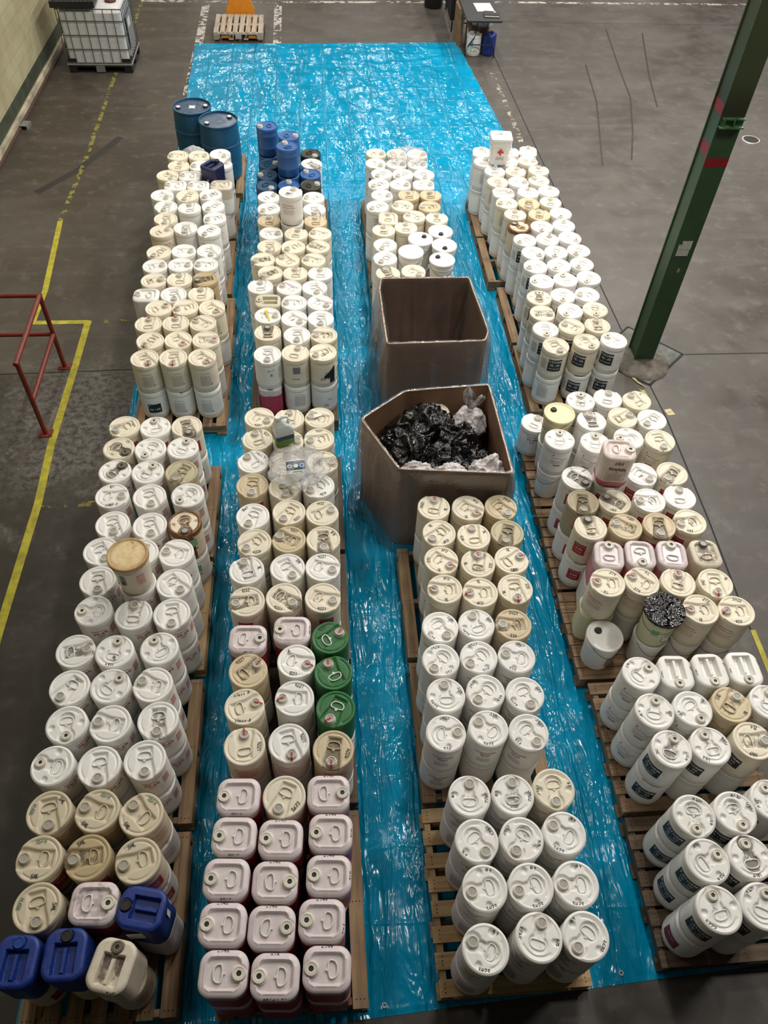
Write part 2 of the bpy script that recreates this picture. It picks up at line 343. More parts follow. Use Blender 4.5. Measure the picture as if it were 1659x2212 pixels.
# column and its footing
padm = plain('footing_concrete', (.085, .092, .075), .6, 0, .4, 6)
mb = MB(); mb.add([(3.96, 6.99, .006), (4.55, 7.55, .006), (4.0, 8.12, .006), (3.38, 7.5, .006)], [(0, 1, 2, 3)])
for k, (a, b) in enumerate((((3.96, 6.99), (4.55, 7.55)), ((4.55, 7.55), (4.0, 8.12)), ((4.0, 8.12), (3.38, 7.5)), ((3.38, 7.5), (3.96, 6.99)))):
    q = quadstrip([a, b], .03, .0072); mb.add(q.v, q.f, 1)
pd = struct('trim_30', mb.mesh('column_footing', [padm, jm], False), 'diamond concrete footing at the foot of the steel column', 'footing')
gr = MB()
for (x, y, r, h) in ((3.99, 7.36, .30, .05), (3.86, 7.30, .2, .06), (4.10, 7.42, .22, .05), (3.8, 7.6, .2, .05)):
    for_m = Matrix.Translation((x, y, .004)); gr.lathe([(r * math.cos(a), h * math.sin(a)) for a in [i * math.pi / 12 for i in range(7)]], 20, 0, M=for_m)
link('grout_mound', gr.mesh('grout_mound', [plain('grout', (.12, .105, .082), .8, 0, .35, 12)]), pd)
t = NT('green_column_paint'); g = t.geo(); z = t.n('ShaderNodeSeparateXYZ', i_0=g).outputs[2]
c = t.mix(t.ramp(t.noise(g, 5, 5), .3, .75), (.022, .060, .026), (.032, .072, .033))
c = t.mix(t.ramp(z, 2.6, 3.4, 0, .75), c, (.045, .052, .022))
soot = t.math('MULTIPLY', t.ramp(z, 2.95, 3.02), t.ramp(z, 3.38, 3.02)); c = t.mix(t.math('MULTIPLY', soot, .7), c, (.02, .012, .008))
c = t.mix(t.ramp(t.noise(g, 30, 3), .72, .76, 0, .7), c, (.01, .012, .008)); greenp = t.base(c, .5)
colo = empty('steel_column', (3.99, 7.54, 0)); tag(colo, 'tall green steel column with red bands standing past the white drums', 'column', None, 'structure')
mb = MB(); mb.box(-.12, .12, -.13, -.112, .02, 8); mb.box(-.12, .12, .112, .13, .02, 8); mb.box(-.105, -.09, -.112, .112, .02, 8); mb.box(.09, .105, -.112, .112, .02, 8)
link('shaft', mb.mesh('shaft', [greenp], False), colo)
redp = plain('red_band_paint', (.20, .008, .012), .5)
mb = MB(); mb.box(-.121, .121, -.1315, -.13, 2.50, 2.59); link('red_band', mb.mesh('red_band', [redp], False), colo)
mb = MB(); mb.box(-.1065, -.105, -.111, .111, 2.578, 2.694); link('red_band', mb.mesh('red_band', [redp], False), colo)
mb = MB(); mb.box(-.1065, -.105, -.111, .111, 2.983, 3.086); link('red_band', mb.mesh('red_band', [redp], False), colo)
mb = MB(); mb.box(-.115, .12, -.19, -.13, 2.90, 2.912); mb.box(-.10, .12, -.142, -.13, 2.912, 2.985); mb.box(-.10, .12, -.17, -.142, 2.975, 2.985)
for k in (-.09, .01): mb.box(k, k + .012, -.175, -.142, 2.912, 2.975)
link('bracket', mb.mesh('bracket', [plain('bracket_green', (.05, .12, .05), .5, 0, .4, 20)], False), colo)
pap = MB(); pap.box(-.075, .06, -.136, -.131, 1.50, 1.635); pap.box(-.045, .065, -.139, -.134, 1.58, 1.68)
tag(link('paper_sheet', pap.mesh('paper_sheet', [plain('aged_paper', (.42, .43, .40), .7)], False), None, (3.99, 7.54, 0)), 'white paper sheets taped to the green steel column', 'paper')
pap = MB(); pap.box(.01, .035, -.133, -.1305, 1.29, 1.34); tag(link('sticker_scrap', pap.mesh('sticker_scrap', [plain('tan_sticker', (.35, .25, .12), .7)], False), None, (3.99, 7.54, 0)), 'small torn tan sticker on the column below the paper', 'sticker')
# floor drain
dr = empty('floor_drain', (7.66, 13.33, 0)); tag(dr, 'round grated floor drain beyond the green column', 'drain')
mb = MB(); mb.lathe([(.0, .001), (.13, .001)], 32, 0, cap0=False, cap1=False); mb.lathe([(.13, .0), (.13, .006), (.155, .006), (.16, .0)], 32, 1, cap0=False, cap1=False)
link('drain_pan', mb.mesh('drain_pan', [M['dark'], M['steel']]), dr)
mb = MB()
for k in range(-4, 5):
    w = math.sqrt(max(0, .128 ** 2 - (k * .027) ** 2)); mb.box(k * .027 - .007, k * .027 + .007, -w, w, .003, .007)
link('grate', mb.mesh('grate', [plain('cast_grate', (.07, .066, .06), .6, .3)], False), dr)

# ---------------------------------------------------------------- pallets
def pallet(x0, x1, y0, y1, axis, kind, label, grp='wooden pallets under the drums', nb=7, bw=None, z0=.0095, blocks=False):
    r = empty('wooden_pallet', ((x0 + x1) / 2, (y0 + y1) / 2, z0)); tag(r, label, 'pallet', grp)
    a, b = (x1 - x0) / 2, (y1 - y0) / 2; wl, wc = WOODS[kind]
    L, C = (a, b) if axis == 'x' else (b, a)   # L half length of deck boards, C half extent across them
    def bx(mb, l0, l1, c0, c1, z0, z1, w, m=0):
        n0 = len(mb.v)
        if axis == 'x': mb.box(l0, l1, c0, c1, z0, z1, m)
        else: mb.box(c0, c1, l0, l1, z0, z1, m)
        for i in range(n0, len(mb.v)): mb.w[i] = w
    w = bw or .105; d = MB(); gap = (2 * C - nb * w) / (nb - 1)
    for i in range(nb):
        c0 = -C + i * (w + gap); ww = rnd.random(); e = rnd.uniform(-.006, .012)
        bx(d, -L + e, L - rnd.uniform(-.006, .012), c0, c0 + w, .119, .137, ww)
        for l in (-L + .05, 0, L - .05):
            for q in (.25, .5, .75):
                bx(d, l - .004, l + .004, c0 + w * q - .004, c0 + w * q + .004, .137, .1376, 0, 1)
    link('deck', d.mesh('deck', [wc if axis == 'x' else wl, M['joint']], False), r)
    for l in (-L + .045, 0, L - .045):
        s = MB()
        if blocks:
            for c in (-C + .06, 0, C - .06): bx(s, l - .05, l + .05, c - .06, c + .06, .02, .10, rnd.random())
            bx(s, l - .05, l + .05, -C, C, .10, .119, rnd.random())
        else: bx(s, l - .022, l + .022, -C, C, .018, .119, rnd.random())
        link('stringer', s.mesh('stringer', [wl if axis == 'x' else wc], False), r)
    s = MB()
    for i in range(4):
        c0 = -C + i * (2 * C - w) / 3; bx(s, -L, L, c0, c0 + w, 0, .018, rnd.random())
    link('bottom_deck', s.mesh('bottom_deck', [wc if axis == 'x' else wl], False), r)
    return r
PAL = []
def pals(x0, x1, ys, axis, kinds, label):
    for i, (a, b) in enumerate(ys):
        PAL.append((x0, x1, a, b)); pallet(x0, x1, a, b, axis, kinds[i % len(kinds)], label % ORD[i], nb=7 if axis == 'y' else 8)
ORD = ['first', 'second', 'third', 'fourth', 'fifth', 'sixth']
pals(-2.1, -1.09, ((11.3, 12.55),), 'y', ['brown'], 'brown pallet under the %s pair of big blue barrels')
pals(-2.1, -1.13, ((10.06, 11.17), (8.76, 10.0)), 'y', ['brown'], '%s brown pallet in front of the big blue barrels')
pals(-2.06, -1.07, ((6.32, 7.48), (7.53, 8.66)), 'y', ['brown'], '%s brown pallet back from the front of the far block by big blue barrels')
pals(-2.1, -1.09, ((.80, 2.0), (2.04, 3.26), (3.34, 4.48), (4.53, 5.72)), 'y', ['brown', 'brown', 'fresh', 'brown'], '%s brown pallet from the near end of the yellow-line block')
pals(-.80, .17, ((9.92, 11.1), (8.72, 9.87), (7.54, 8.67), (6.35, 7.49)), 'y', ['dark'], '%s dark pallet from the far end of the block with blue kegs')
pals(-.83, .17, ((.78, 2.08), (2.13, 3.32), (3.37, 4.52), (4.57, 5.80)), 'y', ['brown', 'dark', 'dark', 'dark'], '%s dark pallet from the near end of the pink jerrycan block')
pals(.68, 1.70, ((9.92, 11.09), (8.9, 9.87), (7.72, 8.85)), 'y', ['brown'], '%s pallet from the far end of the block behind the cardboard boxes')
pals(.67, 1.70, ((3.36, 4.55), (2.1, 3.31)), 'y', ['brown'], '%s brown pallet in front of the cardboard box of black bags')
pals(.64, 1.70, ((.80, 2.05),), 'x', ['fresh'], 'pale new pallet with open slats, %s at the near end of its row')
pals(2.27, 3.38, ((10.06, 11.12), (8.95, 10.02)), 'y', ['brown'], '%s brown pallet from the far end of the green-column block')
pals(2.36, 3.36, ((7.66, 8.83), (6.42, 7.62)), 'y', ['brown'], '%s brown pallet beside the foot of the green column')
pals(2.13, 3.43, ((5.03, 6.02), (4.01, 4.99), (3.07, 3.97)), 'x', ['brown'], '%s slatted pallet beyond the green column, towards the viewer')
pals(2.2, 3.43, ((1.93, 3.03), (.87, 1.89)), 'x', ['brown', 'dark'], '%s slatted pallet in the nearest pair past the green column')

# ---------------------------------------------------------------- tarpaulin sheets
def tarp(label, c, nx, ny, z, amp, seed):
    (ax, ay), (bx_, by), (cx, cy), (dx, dy) = c; mb = MB(); mb.keep = True
    for j in range(ny + 1):
        for i in range(nx + 1):
            u, v = i / nx, j / ny
            x = (ax * (1 - u) + bx_ * u) * (1 - v) + (dx * (1 - u) + cx * u) * v; y = (ay * (1 - u) + by * u) * (1 - v) + (dy * (1 - u) + cy * u) * v
            k = 1.0
            for (x0, x1, y0, y1) in PAL + [(.3, 1.85, 4.5, 7.7)]:
                d = max(x0 - x, x - x1, y0 - y, y - y1); k = min(k, sst(.01, .12, d))
            p = Vector((x, y, seed)); e = min(u, 1 - u, v, 1 - v); k *= sst(.022, .06, min(v, 1 - v))
            a = (1 - abs(noise.noise(Vector((x * 2.6 + y * .5, y * .55, seed))))) ** 4
            b = (1 - abs(noise.noise(Vector((x * 1.7 - y * .9, y * 1.6 + x, seed + 5))))) ** 5
            h = amp * (.55 * a + .5 * b + .25 * noise.noise(p * 4))
            h += .02 * sst(.02, 0, min(u, 1 - u)) * max(0, noise.noise(Vector((x * 2, y * 2, 3.3))))
            mb.v.append((x, y, z + max(0, h) * k))
    for j in range(ny):
        for i in range(nx): q = j * (nx + 1) + i; mb.f.append((q, q + 1, q + nx + 2, q + nx + 1)); mb.m.append(0)
    return tag(link('tarpaulin', mb.mesh('tarpaulin', [M['tarp']], True, 80)), label, 'tarpaulin', 'blue tarpaulin sheets')
tarp('blue tarpaulin sheet lying bare beyond the drums', ((-2.2, 12.0), (3.42, 12.02), (2.98, 17.55), (-2.28, 17.36)), 120, 120, .0080, .028, 1.0)
tarp('blue tarpaulin sheet under the far blocks and both cardboard boxes', ((-2.18, 6.40), (3.3, 6.43), (3.42, 12.12), (-2.2, 12.08)), 130, 130, .0052, .026, 2.0)
ts = tarp('blue tarpaulin sheet with eyelets under the near blocks', ((-2.16, .62), (3.3, .88), (3.3, 6.50), (-2.18, 6.46)), 130, 130, .0025, .026, 3.0)
for x in (.28, 1.0, 1.95, 2.5, 3.0):
    mb = MB(); mb.lathe([(.009, .001), (.009, .003), (.018, .003), (.019, 0)], 16, 0, cap0=False, cap1=False); link('eyelet', mb.mesh('eyelet', [M['steel']]), ts, (x, .67 + .048 * (x + 2.16) + .015, .006))

# ---------------------------------------------------------------- container bodies
CX = .086
def h_tight(x, y, s):
    r = math.hypot(x, y); an = abs(math.atan2(y, x)); w = .050 + .014 * sst(.0, .1, x)
    c = sst(.009, -.009, max(abs(y) - w, -.09 - x)); h = -.009 * bump(r, .120, .0045) * sst(.75, .95, an) - .002 * sst(.118, .112, r)
    return h - c * (.0165 if r < .13 else .014), c
def h_dimple(x, y, s):
    r = math.hypot(x, y); an = abs(math.atan2(y, x)); c = 0.0
    c = max(c, sst(.006, -.006, math.hypot(x - CX, y) - .054), sst(.006, -.006, math.hypot(x + .035, y) - .055), sst(.006, -.006, max(abs(y) - .034, abs(x - .02) - .05)))
    h = -.008 * bump(r, .108, .005) * sst(2.15, 2.3, an) + .004 * bump(r, .131, .005)
    for q in (-1, 1): h -= .014 * sst(.004, -.005, math.hypot(x - .005, y - q * .100) - .019)
    return h - c * (.015 if r < .13 else .012), c
def h_flat(x, y, s):
    r = math.hypot(x, y); return -.010 * sst(.132, .126, r) - .004 * bump(math.hypot(x - CX, y), .04, .006), .6 * sst(.132, .126, r)
def h_bucket(x, y, s):
    r = math.hypot(x, y); return -.009 * sst(.137, .131, r) - .003 * bump(r, .112, .004), .55 * sst(.135, .12, r)
JA, JB, JC = .144, .125, .078
def jsd(x, y, a=JA, b=JB, c=JC):
    qx, qy = abs(x) - a + c, abs(y) - b + c; return math.hypot(max(qx, 0), max(qy, 0)) + min(max(qx, qy), 0) - c
def h_jug(x, y, s):
    d = jsd(x, y); capc = sst(.004, -.004, math.hypot(x - .094, y) - .042)
    h = -.014 * max(0, (d + .024) / .024) ** 2 + .006 * bump(d, -.034, .006) * (1 - capc)
    rec = sst(-.042, -.050, d); c = max(rec, capc); return h - .014 * c, c * .7
def h_pocket(x, y, s):
    d = jsd(x, y); capc = sst(.004, -.004, math.hypot(x - .098, y) - .038); h = -.014 * max(0, (d + .024) / .024) ** 2
    po = sst(.004, -.008, max(abs(y) - .066, abs(x + .022) - .082)); bar = sst(.004, -.003, abs(y) - .013) * sst(.004, -.004, abs(x + .03) - .07)
    return h - .042 * po * (1 - bar) - .006 * po * bar - .012 * capc * (1 - po), max(po * (1 - bar), capc) * .8
def shell(name, kind, top, Zt, side, mats, nA=96, S=None):
    mb = MB()
    def ol(th):
        c, s = math.cos(th), math.sin(th)
        if kind == 'round': return side[0][0] * c, side[0][0] * s
        lo, hi = 0.0, .3
        for _ in range(26):
            m = (lo + hi) / 2
            if jsd(m * c, m * s) < 0: lo = m
            else: hi = m
        return lo * c, lo * s
    O = [ol(2 * math.pi * i / nA) for i in range(nA)]; R0 = side[0][0]
    S = S or [i / 22 * .94 for i in range(1, 23)] + [.955, .97, .985, 1.0]
    h, w = top(0, 0, 0); mb.v.append((0, 0, Zt + h)); mb.w[0] = w; last = []
    for s in S:
        row = []
        for i, (x, y) in enumerate(O):
            h, w = top(x * s, y * s, s)
            e = -.006 * max(0, (s - .945) / .055) ** 2 if kind == 'round' else 0
            mb.w[len(mb.v)] = w; row.append(len(mb.v)); mb.v.append((x * s, y * s, Zt + h + e))
        if not last: [(mb.f.append((0, row[i], row[(i + 1) % nA])), mb.m.append(0)) for i in range(nA)]
        else: [(mb.f.append((last[i], row[i], row[(i + 1) % nA], last[(i + 1) % nA])), mb.m.append(0)) for i in range(nA)]
        last = row
    for (r, z) in side[1:]:
        k = r / R0 if kind == 'round' else None; row = []
        for (x, y) in O:
            row.append(len(mb.v))
            if k is not None: mb.v.append((x * k, y * k, z))
            else: q = math.hypot(x, y); f = (q - r) / q; mb.v.append((x * f, y * f, z))
        [(mb.f.append((last[i], row[i], row[(i + 1) % nA], last[(i + 1) % nA])), mb.m.append(0)) for i in range(nA)]; last = row
    mb.f.append(tuple(reversed(last))); mb.m.append(0)
    return mb.mesh(name, mats, True, 50)
DR = [(.145, .369), (.145, .325), (.1445, .318), (.1415, .315), (.1415, .311), (.1425, .308), (.1428, .17), (.1425, .075), (.1435, .068), (.1435, .056), (.1405, .050), (.1385, .015), (.134, .004), (.128, .001)]
LE = [(0, .36), (0, .345), (.0005, .33), (.002, .20), (.0005, .07), (.0, .03), (.006, .008), (.016, .001)]   # inset from outline, z
KE = [(.143, .369), (.144, .34), (.141, .325), (.141, .29), (.1445, .283), (.1445, .268), (.141, .26), (.1415, .125), (.145, .118), (.145, .102), (.1415, .095), (.141, .02), (.130, .001)]
BU = [(.156, .369), (.157, .366), (.157, .352), (.151, .348), (.148, .347), (.148, .335), (.1515, .332), (.1515, .325), (.147, .322), (.1465, .305), (.1505, .302), (.1505, .295), (.145, .292), (.128, .02), (.125, .004), (.118, .001)]
BODY = {'T': shell('drum_body', 'round', h_tight, .375, DR, [M['plastic']]), 'D': shell('dimpled_drum_body', 'round', h_dimple, .375, DR, [M['plastic']]),
        'R': shell('rust_drum_body', 'round', h_dimple, .375, DR, [M['rust']]),
        'J': shell('jug_body', 'jug', h_jug, .375, LE, [M['pinkjug']], 112), 'F': shell('nearly_empty_jug_body', 'jug', h_jug, .375, LE, [M['fire']], 112),
        'W': shell('pocket_jug_body', 'jug', h_pocket, .375, LE, [M['plastic']], 112, [i / 40 for i in range(1, 41)]),
        'A': shell('amber_jug_body', 'jug', h_jug, .375, LE, [M['amberjug']], 112),
        'K': shell('keg_body', 'round', h_flat, .375, KE, [M['plastic']]), 'B': shell('bucket_body', 'round', h_bucket, .375, BU, [M['plastic']])}
BODY['G'] = BODY['T']; BODY['N'] = BODY['W']; BODY['P'] = shell('plain_jug_body', 'jug', h_jug, .375, LE, [M['plastic']], 112)
def cap_mesh(name, vent, r=.0345, hgt=.027, mats=None):
    mb = MB(); mb.lathe([(r + .006, -.004), (r + .006, .004), (r + .001, .006), (r, hgt - .004), (r - .003, hgt), (r - .008, hgt), (r - .0085, hgt - .004)], 28, 0, cap0=True, cap1=False)
    if vent:
        mb.lathe([(r - .0085, hgt - .004), (r - .013, hgt - .002), (r - .016, hgt - .003), (r - .0215, hgt - .003), (r - .0215, hgt - .010)], 28, 0, cap0=False, cap1=False)
        mb.lathe([(.0, hgt - .010), (r - .0215, hgt - .010)], 28, 1, cap0=False, cap1=False)
    else: mb.lathe([(0, hgt - .004), (r - .0085, hgt - .004)], 28, 1, cap0=False, cap1=False)
    return mb.mesh(name, mats or [M['plastic'], M['dark'] if vent else M['cap_disc']], True, 30)
CAPF, CAPV = cap_mesh('screw_cap', False), cap_mesh('vented_cap', True)
CAPK = cap_mesh('solid_cap', False, mats=[M['plastic'], M['plastic']])
CAPS = cap_mesh('spout_cap', True, .027, .02, [M['dark'], M['joint']])
def handle_mesh(m):
    mb = MB(); pts = []
    for k in range(28):
        a = 2 * math.pi * k / 28; c, s = math.cos(a), math.sin(a); y = .047 * (abs(s) ** .75) * (1 if s > 0 else -1) * (1 - .22 * c); x = -.027 * (abs(c) ** .7) * (1 if c > 0 else -1)
        pts.append((x, y, 0))
    mb.tube(pts, .0050, 8, True, 0); mb.box(.022, .044, -.006, .006, -.006, .003); mb.box(.028, .034, -.015, .015, -.006, .002)
    return mb.mesh('carry_handle', [m], True, 45)
HND = handle_mesh(M['plastic']); HNDW = handle_mesh(M['white_handle'])
mb = MB(); pts = [(.158 * math.sin(a), .158 * math.cos(a), 0) for a in [i * math.pi / 20 for i in range(21)]]
mb.tube([(p[0] * .9 + .012, p[1], -.115 * math.sin(i * math.pi / 20) ** 1.3) for i, p in enumerate(pts)], .0022, 6); WIRE = mb.mesh('wire_handle', [M['blackpaint']])
mb = MB(); mb.add([(-.010, -.0055, 0), (.0305, -.006, 0), (.052, -.001, -.02), (.05, .009, -.02), (.0305, .006, 0), (-.008, .006, 0)], [(0, 1, 4, 5), (1, 2, 3, 4)]); REDM = mb.mesh('red_paint_mark', [M['redmark']], False)

# ---------------------------------------------------------------- lettering
FONT = {}
def text2d(s, size, bold=0.0, align='CENTER'):
    k = (s, size, bold, align)
    if k in FONT: return FONT[k]
    cu = bpy.data.curves.new('lettering', 'FONT'); cu.body = s; cu.size = size; cu.align_x = align; cu.align_y = 'CENTER'; cu.offset = bold * size; cu.resolution_u = 2
    ob = bpy.data.objects.new('lettering', cu); me = bpy.data.meshes.new_from_object(ob)
    r = ([(v.co.x, v.co.y) for v in me.vertices], [tuple(p.vertices) for p in me.polygons]); bpy.data.objects.remove(ob); bpy.data.curves.remove(cu); bpy.data.meshes.remove(me)
    FONT[k] = r; return r
def wrap_label(name, R, items, mats):
    """items: ('r', u0, u1, z0, z1, mat, lift) or ('t', text, u, z, size, mat, bold); R None makes a flat label facing +x"""
    mb = MB(); f = (lambda u, z, l: ((R + l) * math.cos(u / R), (R + l) * math.sin(u / R), z)) if R else (lambda u, z, l: (l, u, z))
    for it in items:
        if it[0] == 'r':
            _, u0, u1, z0, z1, m, l = it; n = max(1, int((u1 - u0) / .012)) if R else 1
            for i in range(n):
                a, b = u0 + (u1 - u0) * i / n, u0 + (u1 - u0) * (i + 1) / n
                mb.add([f(a, z0, l), f(b, z0, l), f(b, z1, l), f(a, z1, l)], [(0, 1, 2, 3)], m)
        else:
            _, s, u, z, size, m, bold = it; vs, fs = text2d(s, size, bold); mb.add([f(u + x, z + y, .0022) for x, y in vs], fs, m)
    return mb.mesh(name, mats, False)
LW = .1432
LM = [M['black_label'], M['white_label'], M['red'], M['grey_print'], M['pale_print'], M['maroon'], M['green_label'], M['ink']]
lines = lambda u0, u1, z0, z1, n, m: [('r', u0, u1 - rnd.random() * .012, z0 + (z1 - z0) * i / n, z0 + (z1 - z0) * i / n + .0022, m, .0006) for i in range(n)]
LAB = {
 'TS1': [('r', -.085, .085, .14, .275, 0, .001), ('t', 'T-STORM', 0, .245, .036, 1, .02), ('t', '1% - 3%', 0, .205, .034, 1, .01), ('t', 'AR-AFFF', 0, .165, .026, 1, .01)],
 'TS3': [('r', -.075, .075, .13, .285, 0, .001), ('t', 'T-STORM', 0, .255, .034, 1, .02), ('t', '3% - 6%', 0, .212, .034, 1, .02), ('t', 'ATC AR-AFFF', 0, .165, .02, 1, .01)] + lines(-.17, -.09, .14, .27, 16, 3),
 'NF': [('r', -.085, -.073, .262, .274, 2, .0008), ('t', 'National Foam', .0, .267, .021, 2, .012), ('t', 'CENTURION 3%-6%', .0, .236, .0185, 2, .008)] + lines(-.075, .075, .15, .215, 7, 4),
 'NFP': [('r', -.06, -.046, .275, .289, 2, .0008), ('t', 'National Foam', .012, .284, .013, 3, 0), ('t', 'Centurion', -.02, .253, .023, 2, .006), ('t', '3%-6%', .055, .235, .022, 2, .006)] + lines(-.07, .07, .17, .225, 5, 3) + [('r', -.035, .035, .145, .156, 5, .0008)],
 'CEN': [('t', 'Centurion', 0, .287, .026, 2, .012), ('t', '3%-6%', .01, .248, .042, 2, .014), ('t', 'AFFF', .01, .212, .024, 2, .01), ('r', .095, .15, .18, .28, 4, .0008)],
 'UNI': [('r', -.07, .07, .11, .23, 0, .001), ('t', '3% / 6%', 0, .155, .036, 1, .018), ('r', -.06, -.045, .205, .22, 1, .0016)] + lines(-.03, .05, .198, .212, 2, 1),
 'TXT': [('t', 'National Foam', -.01, .285, .016, 7, .008)] + lines(-.065, .065, .12, .268, 17, 3),
 'TX2': [('t', 'Universal Gold', .0, .262, .015, 7, .006)] + lines(-.06, .06, .10, .24, 15, 3) + [('r', .05, .062, .105, .117, 7, .001)],
 'RED': [('r', -.06, .06, .13, .27, 2, .001), ('t', 'Thunderstorm', 0, .25, .017, 1, .005), ('t', '3-6%', 0, .205, .034, 1, .012), ('t', 'AR-AFFF', 0, .165, .018, 1, .006)],
 'GRN': [('r', -.055, .055, .20, .29, 6, .001), ('t', 'Ansulite', .0, .165, .032, 7, .012), ('t', '3%', 0, .11, .03, 7, .01)],
 'CPT': [('t', 'C', -.02, .25, .055, 7, .012), ('t', '3-6%', .0, .18, .05, 7, .012), ('t', 'AFFF', 0, .12, .022, 7, .01)],
 'COR': [('t', 'COREGUARD', 0, .265, .026, 2, .014), ('t', '3%x3%', 0, .232, .027, 7, .014), ('t', 'AR-AFFF', 0, .207, .014, 7, .006)] + lines(-.055, .055, .12, .185, 6, 3),
 'MAR': [('r', -.07, .07, .09, .22, 5, .001), ('t', '3% 6%', 0, .18, .03, 4, .01)] + lines(-.05, .05, .105, .15, 4, 4),
 'H6': [('t', '6-17', -.02, .26, .04, 7, -.004), ('t', 'B', -.02, .20, .05, 7, -.004)] + lines(.06, .11, .14, .29, 8, 7),
 'H3': [('t', '3%-6%', 0, .13, .03, 7, 0), ('r', -.03, .05, .20, .29, 3, .0006)],
 'HR': [('t', '3%', .02, .12, .045, 2, .004), ('t', 'O3', .06, .2, .03, 7, 0)],
 'ASM': [('t', '3-6%', 0, .10, .07, 6, .015), ('r', -.08, -.02, .18, .27, 6, .0008)],
}
LABM = {k: wrap_label('printed_label', LW, v, LM) for k, v in LAB.items()}
STROKE = {'0': ['ACDB'], }
G_ = {'0': [[(0, .2), (0, .8), (.15, 1), (.4, 1), (.55, .8), (.55, .2), (.4, 0), (.15, 0), (0, .2)]], '1': [[(.1, .8), (.3, 1), (.3, 0)]], '2': [[(0, .8), (.15, 1), (.4, 1), (.55, .75), (0, 0), (.58, .02)]],
 '3': [[(0, 1), (.5, 1), (.2, .6), (.5, .45), (.5, .1), (.25, 0), (0, .1)]], '4': [[(.15, 1), (.05, .45), (.55, .5)], [(.45, .95), (.4, 0)]], '5': [[(.5, 1), (.1, 1), (.05, .55), (.4, .6), (.5, .3), (.35, 0), (0, .05)]],
 '6': [[(.45, 1), (.1, .5), (.05, .15), (.25, 0), (.5, .2), (.35, .45), (.08, .35)]], '7': [[(0, 1), (.55, .98), (.15, 0)], [(.12, .5), (.45, .52)]], '8': [[(.3, .52), (.05, .8), (.3, 1), (.5, .8), (.05, .2), (.28, 0), (.52, .2), (.3, .52)]],
 '9': [[(.5, .75), (.3, 1), (.05, .75), (.2, .5), (.5, .75), (.45, 0)]], 'A': [[(0, 0), (.28, 1), (.56, 0)], [(.1, .38), (.46, .38)]], 'B': [[(0, 0), (0, 1), (.4, .9), (.4, .6), (0, .52), (.5, .4), (.45, .05), (0, 0)]],
 'C': [[(.5, .85), (.25, 1), (0, .6), (.05, .15), (.3, 0), (.52, .12)]], 'D': [[(0, 0), (0, 1), (.35, .95), (.55, .5), (.35, .05), (0, 0)]], 'E': [[(.5, 1), (0, 1), (0, 0), (.5, 0)], [(0, .5), (.4, .5)]],
 'F': [[(0, 0), (0, 1), (.5, 1)], [(0, .52), (.4, .52)]], 'H': [[(0, 0), (0, 1)], [(.5, 0), (.5, 1)], [(0, .5), (.5, .5)]], 'J': [[(.5, 1), (.5, .2), (.3, 0), (.05, .15)]], 'L': [[(.05, 1), (.05, 0), (.5, 0)]],
 'M': [[(0, 0), (.05, 1), (.3, .3), (.55, 1), (.6, 0)]], 'N': [[(0, 0), (0, 1), (.5, 0), (.5, 1)]], 'O': [[(.3, 0), (0, .4), (.1, .9), (.4, 1), (.55, .5), (.3, 0)]], 'P': [[(0, 0), (0, 1), (.45, .9), (.4, .55), (0, .5)]],
 'R': [[(0, 0), (0, 1), (.45, .9), (.4, .55), (0, .5), (.5, 0)]], 'S': [[(.5, .85), (.25, 1), (.05, .8), (.45, .35), (.3, 0), (0, .12)]], 'T': [[(0, 1), (.56, 1)], [(.28, 1), (.28, 0)]], 'U': [[(0, 1), (.05, .1), (.3, 0), (.5, .15), (.52, 1)]],
 'V': [[(0, 1), (.28, 0), (.56, 1)]], 'c': [[(.4, .5), (.15, .55), (.02, .25), (.15, 0), (.42, .08)]], 'l': [[(.1, 1), (.1, 0)]], 'a': [[(.4, .5), (.1, .5), (.02, .2), (.2, 0), (.4, .3), (.42, 0)]], 's': [[(.38, .5), (.1, .5), (.32, .2), (.02, 0)]], '/': [[(0, 0), (.35, 1)]], '_': []}
WRM = {}
def writing(txt, h=.024, ink='ink'):
    k = (txt, h, ink)
    if k in WRM: return WRM[k]
    mb = MB(); x = 0; sw = h * .075; pens = []
    for ch in txt:
        for st in G_.get(ch, []): pens.append([((px + x + .12 * py), py) for px, py in st])
        x += .42 if ch in '1lI' else .5 if ch == '_' else .76
    for st in pens:
        for a, b in zip(st, st[1:]):
            a = Vector(((a[0] - x / 2) * h, (a[1] - .5) * h, 0)); b = Vector(((b[0] - x / 2) * h, (b[1] - .5) * h, 0)); d = (b - a).normalized(); n = Vector((-d.y, d.x, 0)) * sw; a -= d * sw * .6; b += d * sw * .6
            mb.add([a - n, b - n, b + n, a + n], [(0, 1, 2, 3)])
    WRM[k] = mb.mesh('marker_writing', [M[ink]], False); return WRM[k]

# ---------------------------------------------------------------- the containers
RGB = dict(white=(.80, .79, .755), cream=(.74, .68, .54), cream2=(.61, .535, .39), tan=(.47, .37, .21), tan2=(.58, .485, .32), khaki=(.46, .41, .27), khaki2=(.40, .34, .22), rust=(.70, .60, .44), rust2=(.66, .55, .38),
           keg=(.022, .10, .30), kegd=(.010, .05, .115), darkgreen=(.020, .024, .014), green=(.012, .125, .028), navy=(.010, .014, .065), blue=(.006, .030, .20), pink=(.42, .035, .075), pinkd=(.30, .02, .05), pinkl=(.62, .22, .28),
           milky=(.66, .60, .48), milky2=(.56, .52, .38), yellow=(.70, .645, .40), milky3=(.60, .62, .42))
def words(key):
    return dict(tan2='tan', cream2='buff', khaki='khaki', khaki2='khaki', rust='rust-stained', rust2='rust-stained', keg='bright blue', kegd='dark blue', darkgreen='dark olive', pink='pink', pinkd='smoky pink', pinkl='pale pink',
                milky='milky', milky2='cloudy', yellow='pale yellow', milky3='greenish').get(key, key)
